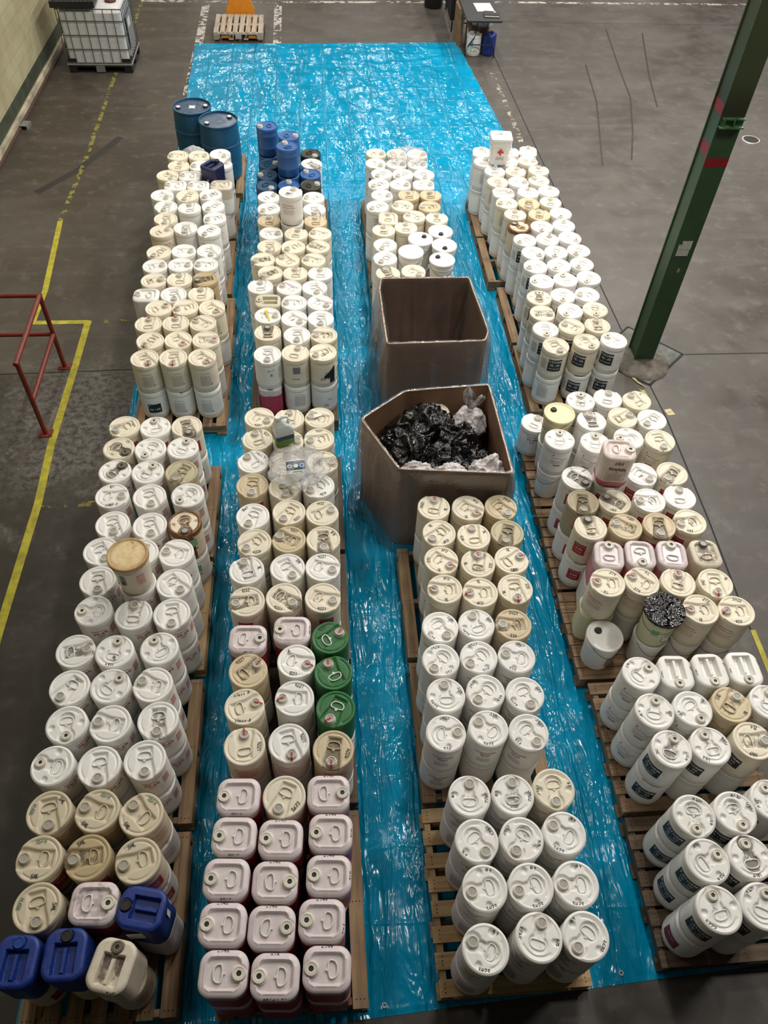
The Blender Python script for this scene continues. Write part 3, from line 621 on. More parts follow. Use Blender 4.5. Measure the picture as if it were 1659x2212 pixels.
def container(typ, x, y, z, rz, colour, dirt, cap=True, handle=True, lab=None, face=None, red=False, handle_mesh_=None, capcol=None, detail=True):
    names = dict(T='plastic_drum', D='plastic_drum', R='plastic_drum', G='plastic_drum', J='jerrycan', W='jerrycan', N='jerrycan', A='jerrycan', F='jerrycan', P='jerrycan', K='keg', B='bucket')
    r = empty(names[typ], (x, y, z), rz); j = 1 + rnd.uniform(-.05, .03); c = tuple(min(1, k * j) for k in RGB[colour])
    link('body', BODY[typ], r, color=(*c, dirt))
    if cap:
        vent = typ == 'J' or typ == 'F' or (typ in 'DW' and face != 'C')
        me = CAPV if vent else CAPF; cc = capcol
        if cc is None: cc = (.70, .66, .57) if colour not in ('tan', 'khaki', 'khaki2', 'cream2') else (.52, .45, .31)
        if typ == 'K': cc = (.70, .68, .60)
        if typ == 'N' and capcol is None: cc = (.012, .012, .012)
        if typ == 'G': cc = (.60, .53, .46)
        q = rnd.uniform(.85, 1.05); cc = tuple(min(1, k * q) for k in cc)
        cx, cz = dict(J=(.094, .362), F=(.094, .362), A=(.094, .362), P=(.094, .362), W=(.098, .360), N=(.098, .360), K=(.092, .364)).get(typ, (CX, .359))
        if typ == 'N': me = CAPK
        if typ == 'B': me = CAPS if dirt > .25 else None; cx, cz = .07, .366
        if me:
            co = link('spout' if typ == 'B' else 'screw_cap', me, r, (cx, 0, cz), color=(*cc, min(1, dirt * .7)))
            co.scale = (1.2, 1.2, 1) if typ in 'JF' else (1, 1, 1)
            if red: link('red_paint_mark', REDM, co, (0, 0, .0275), rnd.uniform(-.6, .6))
    if handle and typ not in 'WNB':
        hx = -.036; hz = dict(J=.369, F=.369, A=.369, P=.369, K=.371).get(typ, .3635)
        ho = link('carry_handle', handle_mesh_ or (HNDW if typ in 'GJF' else HND), r, (hx + rnd.uniform(-.004, .004), 0, hz), rnd.uniform(-.12, .12), color=(*tuple(k * .95 for k in c), dirt * .7))
    if handle and typ == 'B': link('wire_handle', WIRE, r, (0, 0, .345), rnd.uniform(-1, 1) - rz - 1.9)
    if lab and typ in 'TDRG': link('printed_label', LABM[lab], r, (0, 0, 0), math.atan2(-y, -x) - rz + rnd.uniform(-.3, .3))
    return r
DATA = """A 1 0 -1.893 10.940 T 180 cream 0.3
A 1 1 -1.601 10.934 T 0 cream 0.3
A 1 2 -1.313 10.981 T 312 white 0.2
A 2 0 -1.854 10.650 T 79 cream 0.3
A 2 1 -1.562 10.645 T 180 white 0.4
A 2 2 -1.274 10.692 T 38 white 0.2
A 3 0 -1.977 10.385 T 313 cream 0.4
A 3 1 -1.681 10.381 W 180 white 0.2
A 3 2 -1.369 10.402 N 52 navy 0.1
A 4 0 -1.849 10.123 W 180 white 0.2
A 4 1 -1.549 10.120 W 180 white 0.2
A 4 2 -1.248 10.137 A 180 white 0.2
A 5 0 -1.995 9.867 T 314 white 0.1
A 5 1 -1.668 9.856 T 251 cream 0.4
A 5 2 -1.371 9.874 T 217 white 0.5
A 6 0 -1.917 9.586 T 259 white 0.4
A 6 1 -1.617 9.546 T 95 white 0.3
A 6 2 -1.319 9.587 T 230 white 0.3
A 7 0 -1.891 9.295 T 271 cream 0.4
A 7 2 -1.283 9.297 T 198 white 0.3
A 8 0 -1.910 9.004 T 36 cream 0.4
A 8 1 -1.627 9.076 T 275 white 0.5
A 8 2 -1.334 9.010 T 240 white 0.4
A 9 0 -1.894 8.546 T 235 cream 0.5
A 9 1 -1.603 8.565 T 359 white 0.1
A 9 2 -1.304 8.565 T 291 white 0.1
A 10 0 -1.907 8.254 T 17 white 0.1
A 10 1 -1.615 8.273 T 359 white 0.1
A 10 2 -1.323 8.274 T 179 white 0.1
A 11 0 -1.891 7.963 T 17 cream 0.5
A 11 1 -1.600 7.981 T 95 cream 0.4
A 11 2 -1.308 7.982 T 196 tan 0.8
A 12 0 -1.943 7.689 W 179 white 0.4
A 12 1 -1.639 7.692 T 281 white 0.2
A 12 2 -1.335 7.692 T 94 cream 0.3
A 13 0 -1.779 7.436 T 32 cream 0.3
A 13 1 -1.487 7.443 T 196 cream 0.3
A 13 2 -1.195 7.435 T 308 cream 0.4
A 14 0 -1.858 7.155 T 90 cream 0.3
A 14 1 -1.566 7.161 T 95 cream 0.3
A 14 2 -1.274 7.154 T 149 cream 0.3
A 15 0 -1.805 6.868 T 237 cream 0.4
A 15 1 -1.513 6.874 T 309 cream 0.3
A 15 2 -1.221 6.867 T 358 cream 0.4
A 16 0 -1.829 6.577 T 303 cream 0.3
A 16 1 -1.537 6.583 T 275 cream 0.3
A 16 2 -1.241 6.576 T 309 cream 0.4
A 17 0 -1.898 5.569 T 208 cream 0.4
A 17 1 -1.606 5.550 D 103 white 0.3
A 17 2 -1.310 5.553 T 288 cream 0.8
A 18 0 -1.911 5.278 D 322 cream 1.0
A 18 1 -1.619 5.259 D 244 white 0.4
A 18 2 -1.321 5.261 D 72 white 0.3
A 19 0 -1.905 4.986 D 53 white 0.9
A 19 1 -1.610 4.967 D 63 white 0.5
A 19 2 -1.307 4.955 T 242 khaki 0.6
A 20 0 -1.889 4.694 T 358 white 0.2
A 20 1 -1.560 4.674 T 287 white 0.2
A 20 2 -1.226 4.674 D 224 white 0.4
A 21 0 -1.837 4.371 T 285 white 0.4
A 21 1 -1.519 4.342 T 284 white 0.3
A 21 2 -1.227 4.354 D 279 rust 1.0
A 22 0 -1.892 4.084 T 301 white 0.2
A 22 1 -1.561 4.053 T 260 white 0.2
A 22 2 -1.266 4.037 T 165 white 0.1
A 23 0 -1.871 3.783 T 279 white 0.3
A 23 1 -1.546 3.745 T 97 white 0.2
A 23 2 -1.255 3.729 T 311 white 0.2
A 24 0 -1.859 3.492 D 177 white 0.3
A 24 1 -1.544 3.445 T 89 white 0.5
A 24 2 -1.246 3.437 T 276 white 0.3
A 25 0 -1.937 3.139 T 9 white 0.5
A 25 1 -1.644 3.119 D 80 white 0.2
A 25 2 -1.309 3.126 D 121 white 0.1
A 26 0 -1.927 2.834 T 233 white 0.3
A 26 1 -1.633 2.827 D 46 white 0.2
A 26 2 -1.324 2.825 T 156 white 0.4
A 27 0 -1.896 2.543 D 280 white 0.3
A 27 1 -1.590 2.533 T 166 white 0.3
A 27 2 -1.256 2.541 T 272 white 0.5
A 28 0 -1.938 2.245 D 162 white 0.3
A 28 1 -1.621 2.226 T 274 white 0.3
A 28 2 -1.314 2.251 T 277 white 0.2
A 29 0 -1.900 1.927 T 281 cream2 0.2
A 29 1 -1.585 1.918 T 162 cream2 0.2
A 29 2 -1.293 1.876 T 132 cream2 0.3
A 30 0 -1.907 1.635 T 176 cream2 0.2
A 30 1 -1.600 1.623 T 186 tan 0.5
A 30 2 -1.280 1.584 T 197 cream2 0.3
A 31 0 -1.860 1.347 T 281 cream2 0.2
A 31 1 -1.521 1.349 J 356 pinkd 0.6
A 31 2 -1.223 1.301 N 167 blue 0.2
A 32 0 -1.928 1.057 N 86 blue 0.2
A 32 1 -1.647 1.075 N 89 blue 0.2
A 32 2 -1.362 0.998 W 75 milky 0.8
B 1 0 -0.636 10.983 K 91 keg 0.1
B 1 1 -0.344 10.988 K 0 keg 0.1
B 1 2 -0.052 10.994 K 309 darkgreen 0.2
B 2 0 -0.629 10.691 K 20 kegd 0.1
B 2 1 -0.337 10.696 K 0 keg 0.1
B 2 2 -0.045 10.702 T 310 white 0.7
B 3 0 -0.648 10.399 K 180 kegd 0.1
B 3 1 -0.356 10.405 K 90 keg 0.1
B 3 2 -0.064 10.411 K 130 keg 0.1
B 4 0 -0.647 10.107 K 312 kegd 0.1
B 4 1 -0.355 10.113 K 90 keg 0.1
B 4 2 -0.063 10.119 K 19 darkgreen 0.2
B 5 0 -0.615 9.815 T 35 white 0.2
B 5 1 -0.324 9.796 T 90 white 0.2
B 5 2 -0.032 9.793 T 180 white 0.4
B 6 0 -0.607 9.523 T 215 white 0.3
B 6 1 -0.315 9.504 T 90 white 0.2
B 6 2 -0.023 9.501 T 280 white 0.7
B 7 0 -0.599 9.230 T 91 tan2 0.3
B 7 1 -0.307 9.212 T 90 white 0.2
B 7 2 -0.015 9.209 T 89 tan2 0.3
B 8 0 -0.568 8.940 T 359 white 0.2
B 8 1 -0.259 8.924 T 73 cream 0.3
B 8 2 0.037 8.922 T 161 cream 0.3
B 9 0 -0.585 8.648 T 271 cream 0.4
B 9 1 -0.294 8.634 T 213 cream 0.3
B 9 2 0.005 8.631 T 146 cream 0.6
B 10 0 -0.657 8.365 T 197 cream 0.6
B 10 1 -0.364 8.350 T 134 cream 0.4
B 10 2 -0.054 8.346 T 162 cream 0.3
B 11 0 -0.562 8.089 T 212 cream 0.7
B 11 1 -0.270 8.074 T 90 cream 0.4
B 11 2 0.022 8.064 T 89 white 0.3
B 12 0 -0.670 7.818 T 91 white 0.3
B 12 1 -0.341 7.791 T 147 white 0.3
B 12 2 -0.049 7.781 T 288 white 0.3
B 13 0 -0.579 7.548 W 179 milky2 0.5
B 13 1 -0.285 7.504 T 179 white 0.2
B 13 2 0.007 7.494 T 327 white 0.3
B 14 0 -0.575 7.271 T 359 white 0.2
B 14 1 -0.283 7.212 T 316 white 0.3
B 14 2 0.009 7.202 T 269 white 0.4
B 15 0 -0.569 6.971 T 91 cream 0.9
B 15 1 -0.253 6.922 T 270 white 0.3
B 15 2 0.039 6.912 T 178 cream 0.6
B 16 0 -0.563 6.604 T 271 white 0.1
B 16 1 -0.272 6.619 T 70 cream 0.3
B 16 2 0.020 6.620 T 208 cream 0.5
B 17 0 -0.621 5.646 T 331 cream 0.2
B 17 1 -0.330 5.622 T 90 cream 0.2
B 17 2 -0.037 5.625 T 164 cream 0.4
B 18 0 -0.630 5.350 T 106 cream 0.4
B 18 1 -0.340 5.317 T 358 cream 0.2
B 18 2 -0.047 5.333 T 192 cream 0.3
B 19 0 -0.661 5.060 T 131 white 0.2
B 19 1 -0.371 5.026 T 67 cream 0.2
B 19 2 -0.023 5.025 T 358 cream 0.5
B 20 0 -0.659 4.768 T 268 tan2 0.3
B 20 1 -0.369 4.731 T 278 cream 0.5
B 20 2 -0.064 4.736 T 216 white 0.3
B 21 0 -0.643 4.409 T 247 white 0.2
B 21 1 -0.328 4.441 T 237 cream 0.2
B 21 2 -0.037 4.416 T 23 cream 0.2
B 22 0 -0.620 4.118 T 221 cream 0.2
B 22 1 -0.329 4.136 T 153 tan2 0.6
B 22 2 -0.035 4.124 T 273 cream 0.7
B 23 0 -0.674 3.831 T 108 white 0.6
B 23 1 -0.338 3.840 T 299 white 0.3
B 23 2 -0.046 3.832 T 339 white 0.1
B 24 0 -0.662 3.523 T 189 cream 0.8
B 24 1 -0.366 3.543 T 324 cream 0.7
B 24 2 -0.053 3.528 T 340 cream 0.3
B 25 0 -0.641 3.181 J 357 pinkd 0.2
B 25 1 -0.299 3.242 J 177 pinkd 0.2
B 25 2 -0.004 3.156 G 31 green 0.3
B 26 0 -0.628 2.902 T 37 tan2 0.5
B 26 1 -0.267 2.963 T 340 white 0.2
B 26 2 0.011 2.851 G 115 green 0.3
B 27 0 -0.644 2.611 T 19 cream 0.3
B 27 1 -0.281 2.658 T 177 white 0.2
B 27 2 0.019 2.557 G 240 green 0.2
B 28 0 -0.632 2.312 T 92 cream 0.3
B 28 1 -0.320 2.318 T 284 white 0.2
B 28 2 -0.008 2.249 T 259 tan2 0.8
B 29 0 -0.658 1.959 J 177 pink 0.1
B 29 1 -0.350 1.938 T 245 cream 0.1
B 29 2 -0.050 1.943 J 357 pink 0.1
B 30 0 -0.675 1.698 J 176 pink 0.1
B 30 1 -0.371 1.662 J 176 pink 0.1
B 30 2 -0.043 1.680 J 176 pink 0.1
B 31 0 -0.712 1.438 J 176 pink 0.1
B 31 1 -0.404 1.401 J 356 pink 0.1
B 31 2 -0.062 1.418 J 176 pink 0.1
B 32 0 -0.720 1.176 J 176 pink 0.1
B 32 1 -0.421 1.140 J 356 pink 0.1
B 32 2 -0.112 1.159 J 176 pink 0.1
B 33 0 -0.701 0.912 J 356 pink 0.1
B 33 1 -0.395 0.876 J 176 pink 0.1
B 33 2 -0.088 0.895 J 176 pink 0.1
C 1 0 0.874 10.996 T 0 cream 0.3
C 1 1 1.166 10.981 T 0 cream 0.3
C 1 2 1.458 10.970 T 0 cream 0.3
C 2 0 0.848 10.705 T 322 white 0.2
C 2 1 1.140 10.690 T 0 white 0.2
C 2 2 1.432 10.679 T 0 white 0.2
C 3 0 0.913 10.421 T 227 white 0.3
C 3 1 1.205 10.405 T 214 white 0.3
C 3 2 1.496 10.394 T 274 white 0.3
C 4 0 0.854 10.135 T 214 white 0.4
C 4 1 1.145 10.119 T 0 white 0.3
C 4 2 1.461 10.118 W 0 white 0.3
C 5 0 0.877 9.844 T 0 white 0.3
C 5 1 1.234 9.841 T 85 tan2 0.3
C 5 2 1.526 9.837 T 84 tan2 0.4
C 6 0 0.798 9.562 T 213 white 0.3
C 6 1 1.126 9.570 T 160 cream 0.4
C 6 2 1.482 9.549 T 179 tan2 0.4
C 7 0 0.916 9.276 W 86 cream 0.3
C 7 1 1.254 9.308 T 144 cream 0.3
C 7 2 1.543 9.263 T 84 cream 0.3
C 8 0 0.837 8.988 T 86 cream 0.5
C 8 1 1.123 9.047 T 85 cream 0.3
C 8 2 1.553 8.959 B 269 white 0.3
C 9 0 0.831 8.658 T 241 white 0.2
C 9 1 1.282 8.787 B 43 white 0.4
C 9 2 1.564 8.642 B 269 white 0.3
C 10 0 0.810 8.367 T 233 white 0.3
C 10 1 1.136 8.505 B 359 white 0.1
C 10 2 1.499 8.330 B 131 white 0.3
C 11 0 0.820 8.052 T 104 cream 0.8
C 11 1 1.126 8.084 T 312 cream 0.3
C 20 0 0.956 4.439 T 80 cream 0.3
C 20 1 1.262 4.418 T 319 cream 0.4
C 20 2 1.558 4.414 T 306 tan2 0.5
C 21 0 0.969 4.147 T 222 cream 0.3
C 21 1 1.267 4.100 T 94 cream 0.3
C 21 2 1.566 4.123 T 252 khaki 0.8
C 22 0 0.953 3.856 T 320 cream 0.2
C 22 1 1.261 3.808 T 81 cream 0.6
C 22 2 1.552 3.831 T 25 cream 0.2
C 23 0 0.948 3.564 T 177 cream 0.2
C 23 1 1.236 3.517 T 177 cream 0.2
C 23 2 1.531 3.540 T 273 cream 0.3
C 24 0 0.866 3.203 D 301 white 0.2
C 24 1 1.158 3.213 D 104 white 0.2
C 24 2 1.454 3.201 T 177 tan2 0.6
C 25 0 0.836 2.912 D 228 white 0.2
C 25 1 1.133 2.922 D 213 white 0.2
C 25 2 1.428 2.910 D 160 white 0.2
C 26 0 0.839 2.618 D 92 white 0.1
C 26 1 1.141 2.631 D 221 white 0.2
C 26 2 1.433 2.593 D 289 white 0.2
C 27 0 0.803 2.323 D 2 white 0.2
C 27 1 1.116 2.340 D 138 white 0.2
C 27 2 1.404 2.296 D 301 white 0.2
C 28 0 0.909 1.863 D 82 white 0.4
C 28 1 1.209 1.854 D 85 white 0.6
C 28 2 1.500 1.879 D 268 cream 0.2
C 29 0 0.915 1.569 D 305 white 0.3
C 29 1 1.216 1.562 D 235 white 0.4
C 29 2 1.508 1.580 D 139 white 0.2
C 30 0 0.924 1.277 D 190 white 0.2
C 30 1 1.222 1.270 D 194 white 0.2
C 30 2 1.516 1.263 D 176 white 0.2
C 31 0 0.876 0.936 D 148 white 0.4
C 31 1 1.214 0.977 D 68 white 0.2
C 31 2 1.506 0.965 D 222 white 0.2
D 1 0 2.397 11.043 W 81 white 0.2
D 1 1 2.803 11.044 T 80 white 0.2
D 1 2 3.084 11.067 W 79 white 0.2
D 2 0 2.386 10.746 T 66 white 0.2
D 2 1 2.732 10.760 T 80 white 0.2
D 2 2 3.023 10.777 T 0 cream 0.3
D 3 0 2.498 10.476 T 81 white 0.2
D 3 1 2.790 10.474 T 65 cream 0.3
D 3 2 3.125 10.503 T 79 cream 0.3
D 4 0 2.488 10.184 T 277 cream 0.3
D 4 1 2.780 10.183 T 0 white 0.4
D 4 2 3.070 10.217 T 124 cream 0.4
D 5 0 2.521 9.903 W 0 white 0.3
D 5 1 2.860 9.902 D 79 white 0.2
D 5 2 3.150 9.936 D 63 white 0.2
D 6 0 2.520 9.626 T 179 cream 0.3
D 6 1 2.812 9.614 T 259 tan2 0.6
D 6 2 3.114 9.646 T 78 cream 0.3
D 7 0 2.580 9.340 T 80 cream 0.3
D 7 1 2.899 9.335 T 79 tan2 0.4
D 7 2 3.189 9.364 D 258 white 0.2
D 8 0 2.580 9.048 T 127 rust2 0.9
D 8 1 2.872 9.044 D 259 white 0.4
D 8 2 3.166 9.073 D 77 white 0.3
D 9 0 2.595 8.739 D 209 white 0.3
D 9 1 2.887 8.753 D 62 white 0.3
D 9 2 3.179 8.781 D 322 white 0.2
D 10 0 2.643 8.450 D 323 white 0.3
D 10 1 2.935 8.465 D 247 white 0.3
D 10 2 3.225 8.493 D 234 white 0.3
D 11 0 2.616 8.160 D 195 white 0.2
D 11 1 2.908 8.174 D 227 white 0.3
D 11 2 3.198 8.202 D 227 white 0.2
D 12 0 2.631 7.854 D 179 white 0.2
D 12 1 2.922 7.882 D 97 white 0.3
D 12 2 3.213 7.911 D 239 white 0.4
D 13 0 2.532 7.526 D 79 cream 0.8
D 13 1 2.821 7.566 D 258 white 0.3
D 13 2 3.113 7.579 T 179 white 0.2
D 14 0 2.514 7.235 T 359 cream 0.6
D 14 1 2.842 7.275 D 225 white 0.2
D 14 2 3.137 7.288 D 262 cream 0.3
D 15 0 2.489 6.944 D 265 white 0.2
D 15 1 2.795 6.986 T 145 cream 0.3
D 15 2 3.091 7.000 T 89 cream 0.5
D 16 0 2.544 6.657 T 288 cream 0.3
D 16 1 2.897 6.713 D 297 cream 0.4
D 16 2 3.209 6.733 D 130 white 0.4
D 17 1 2.609 5.774 D 77 white 0.5
D 17 2 2.899 5.802 T 69 white 0.3
D 17 3 3.192 5.764 T 118 cream 0.5
D 18 0 2.354 5.607 B 134 yellow 0.4
D 18 1 2.652 5.485 T 91 white 0.8
D 18 2 2.978 5.521 T 23 cream 0.5
D 18 3 3.267 5.482 T 220 white 0.2
D 19 0 2.275 5.239 D 78 white 0.2
D 19 1 2.615 5.182 D 76 white 0.3
D 19 2 2.959 5.229 D 178 white 0.3
D 19 3 3.262 5.190 T 277 cream 0.4
D 20 0 2.332 4.736 T 316 white 1.0
D 20 1 2.624 4.727 D 75 white 0.3
D 20 2 2.952 4.757 T 314 white 0.4
D 20 3 3.247 4.756 T 226 cream 0.7
D 21 0 2.317 4.444 T 260 khaki2 0.9
D 21 1 2.611 4.435 T 136 cream 0.9
D 21 2 2.933 4.436 T 178 white 0.5
D 21 3 3.228 4.464 T 76 white 0.4
D 22 0 2.316 4.152 T 93 cream 0.8
D 22 1 2.632 4.144 T 150 tan2 0.6
D 22 2 2.936 4.144 T 261 tan2 1.0
D 22 3 3.227 4.172 T 189 cream 0.5
D 23 0 2.406 3.850 J 79 pinkl 0.1
D 23 1 2.681 3.845 J 262 pinkl 0.1
D 23 2 2.957 3.829 J 81 pinkl 0.1
D 23 3 3.255 3.826 J 88 milky 0.9
D 24 0 2.318 3.562 T 171 cream 0.3
D 24 1 2.610 3.557 T 138 cream 0.4
D 24 2 2.914 3.536 T 72 cream 0.5
D 24 3 3.231 3.516 T 263 cream 0.2
D 25 1 2.715 3.271 B 357 milky3 0.2
D 25 2 3.020 3.264 T 177 cream 0.3
D 25 3 3.313 3.236 T 177 cream 0.2
D 26 0 2.361 2.716 D 34 white 0.2
D 26 1 2.639 2.717 W 266 white 0.3
D 26 2 2.912 2.719 W 269 white 0.3
D 26 3 3.183 2.719 W 268 white 0.1
D 27 0 2.374 2.407 D 69 white 0.2
D 27 1 2.666 2.409 D 294 white 0.2
D 27 2 2.972 2.426 T 46 tan2 0.5
D 27 3 3.264 2.427 D 68 white 0.2
D 28 0 2.411 2.112 D 60 white 0.6
D 28 1 2.703 2.119 D 102 white 0.5
D 28 2 3.031 2.140 T 357 cream 0.4
D 29 0 2.421 1.641 D 262 white 0.4
D 29 1 2.713 1.646 D 283 white 0.4
D 29 2 2.998 1.712 D 101 white 0.3
D 30 0 2.415 1.349 D 25 white 0.2
D 30 1 2.707 1.354 D 91 white 0.9
D 31 0 2.389 1.058 D 99 white 0.4
D 31 1 2.681 1.058 D 59 white 0.2"""
WRITE = """C 20 0 3422@164 11L@344
C 20 1 11L@254 AFD@42
C 20 2 3402@50
C 21 0 11L@128 AFD@298
C 21 1 AFD@190 11L@21
C 22 0 AFD@67 11L@255 335@177
C 22 1 11L@177 335@345
C 22 2 11L@97 AFD@277 333@268
C 23 0 AFD@75 11L@271
C 23 1 11L@90 AFD@261
C 23 2 11L@199 335@9
C 24 0 3423@224 339@39
C 24 1 3423@214 339@19
C 24 2 3423@80 334@260
C 25 0 3423@106 337@296
C 25 1 3423@105 339@290
C 25 2 3423@67 339@243
C 26 0 3423@213 339@18
C 26 1 3423@143 339@329
C 26 2 3423@211 339@17
C 27 0 3423@88 338@268
C 27 1 339@63 3423@261
C 27 2 3423@35 337@215
C 28 0 165@172 3422@352
C 28 1 165@172 3422@352
C 28 2 3423@181 67@11
C 29 0 3423@33 164@218
C 29 1 3423@146 164@342
C 29 2 164@49 3423@238
C 30 0 164@71 3423@283
C 30 1 164@74 3423@281
C 30 2 164@72 3423@262
C 31 0 164@50 3423@256
C 31 1 3423@162 164@342
C 31 2 164@124 3423@327
B 17 0 9221@265
B 18 0 9221@39
B 18 2 9221@89
B 19 0 class_A@49
B 20 2 9211@292
B 21 0 1861@132
B 21 1 9221@311
B 21 2 1932@96
B 22 0 9226@284
B 22 1 9221@65
B 22 2 1815@34
B 23 0 11L@10
B 23 1 1119@34
B 23 2 9221@93
B 24 0 1032@96
B 24 1 9221@244
B 24 2 9221@264
B 25 0 3672@272
B 25 1 3673@357
B 25 2 9231@124
B 26 0 9321@127
B 26 1 A@121 1221@256
B 27 0 class_A@101 class_A@268
B 27 1 9221@71
B 28 0 9221@357
B 28 1 9221@18
B 28 2 9224@341
B 29 0 8673@268
B 29 1 3673@318
B 29 2 8674@88
B 30 0 8673@273
B 30 1 8674@91
B 30 2 8673@88 269@356
B 31 0 8673@273
B 31 1 8674@91
B 31 2 8673@88 269@356
B 32 0 8674@93
B 32 1 8674@91
B 32 2 8673@89 269@338
B 33 0 8674@93
B 33 1 269@91 8673_FOR@271
B 33 2 8673@88
A 20 0 101@98 CORP_2@278
A 25 1 9@278 5102@260
A 29 0 11SFH@167 5ML@43
A 29 1 11SFH@67 5ML@235
A 29 2 11SFH@53 5ML@221
A 30 0 11SFH@91 5ML@271
A 30 1 5ML@118
A 30 2 5ML@116
A 31 0 11SFH@167 5ML@356
A 32 2 422@278
D 17 3 V@55
D 20 1 412@201
D 21 1 UAS@248
D 22 1 412D@53
D 22 3 UAS@252
D 24 0 2T4@53 11IL@248
D 24 1 11IL@51 2T4@231
D 24 3 342@177 11L@18
D 25 2 2T2@49 11L@251
D 25 3 3422@70 407@258
D 26 0 314@140
D 26 1 334@187 41D@17
D 26 2 210@187 412@25
D 26 3 22@187 332@25
D 27 0 JE4@187 412@346
D 27 1 11L@32 410@196
D 27 2 510@140 11L@320
D 28 0 412@322 50@186
D 28 1 4120@15 330@234
D 28 2 412@69 6NH@249
D 29 0 A12H@62 412@335
D 29 1 6/10@70 0120@14
D 29 2 A12H@186
D 30 0 11H0@118 4126@298
D 30 1 4110@271
D 31 0 5722@224
D 31 1 412H@118"""
WR = {}
for ln in WRITE.split('\n'):
    p = ln.split(); WR[(p[0], int(p[1]), int(p[2]))] = [(w.split('@')[0], int(w.split('@')[1])) for w in p[3:]]
def ordn(n): return ['nearest', 'second', 'third', 'fourth', 'fifth', 'sixth', 'seventh', 'eighth', 'ninth'][n - 1]
RK = {'A': (16, 32), 'B': (16, 33), 'C': (11, 31), 'D': (16, 31)}
BLK = {('A', 0): 'block by big blue barrels', ('A', 1): 'block by long yellow line', ('B', 0): 'block with blue kegs', ('B', 1): 'block with pink jerrycans', ('C', 0): 'block behind cardboard boxes', ('C', 1): 'block before cardboard boxes', ('D', 0): 'block beside green column', ('D', 1): 'block nearer than green column'}
def where(row, k, s):
    a, b = RK[row]; far = k <= a; last = a if far else b; first = 1 if far else (20 if row == 'C' else a + 1); half = (first + last) / 2
    if k > half: rk = 'front' if k == last else ['second', 'third', 'fourth', 'fifth', 'sixth', 'seventh', 'eighth', 'ninth'][last - k - 1] + '-from-front'
    else: rk = 'back' if k == first else ['second', 'third', 'fourth', 'fifth', 'sixth', 'seventh', 'eighth', 'ninth'][k - first - 1] + '-from-back'
    four = row == 'D' and not far; sl = ['aisle end', 'inner middle', 'outer middle', 'outer end'][s] if four else ['wall end', 'middle', 'column end'][s]
    return sl, rk, BLK[(row, 0 if far else 1)]
def capdir(a):
    a %= 360; return 'column-side' if a < 45 or a >= 315 else 'far-side' if a < 135 else 'wall-side' if a < 225 else 'near-side'
CATN = dict(T='drum', D='drum', R='drum', G='drum', J='jerrycan', W='jerrycan', N='jerrycan', A='jerrycan', K='keg', B='bucket')
GRP = dict(drum='round plastic drums on the pallets', jerrycan='square jerrycans among the drums', keg='blue kegs at the far end', bucket='lidded buckets among the drums')
def pick_label(row, k, s):
    if row == 'A': return 'NF' if k <= 8 else 'UNI' if k <= 12 else 'TX2' if k <= 16 else 'RED' if k in (17, 30) else 'GRN' if (k == 21 and s == 2) else 'CPT' if k in (22, 23) and s == 2 else 'CEN' if k <= 28 else 'NF'
    if row == 'B': return {0: 'H6', 1: 'H3', 2: 'HR'}[s] if k == 16 else 'RED' if k in (19, 20, 24) else 'NF'
    if row == 'C': return 'NF' if 20 <= k <= 23 else 'COR' if k >= 24 else rnd.choice(['NF', 'TXT', 'MAR'])
    return 'TS3' if 9 <= k <= 16 else 'TXT' if k <= 8 else 'NFP' if k <= 19 or k in (26, 27) else 'RED' if k <= 22 else 'NF' if k <= 25 else 'TS1'
REDCAP = {(r, k) for r, ks in dict(A=(13, 14, 15, 16), B=(26, 27, 28), C=(20, 22, 23), D=(24, 25)).items() for k in ks}
T1 = .1475; T2 = T1 + .3755; lower_stuff = []; TOPS = {}; POS = {}; OBJ = {}
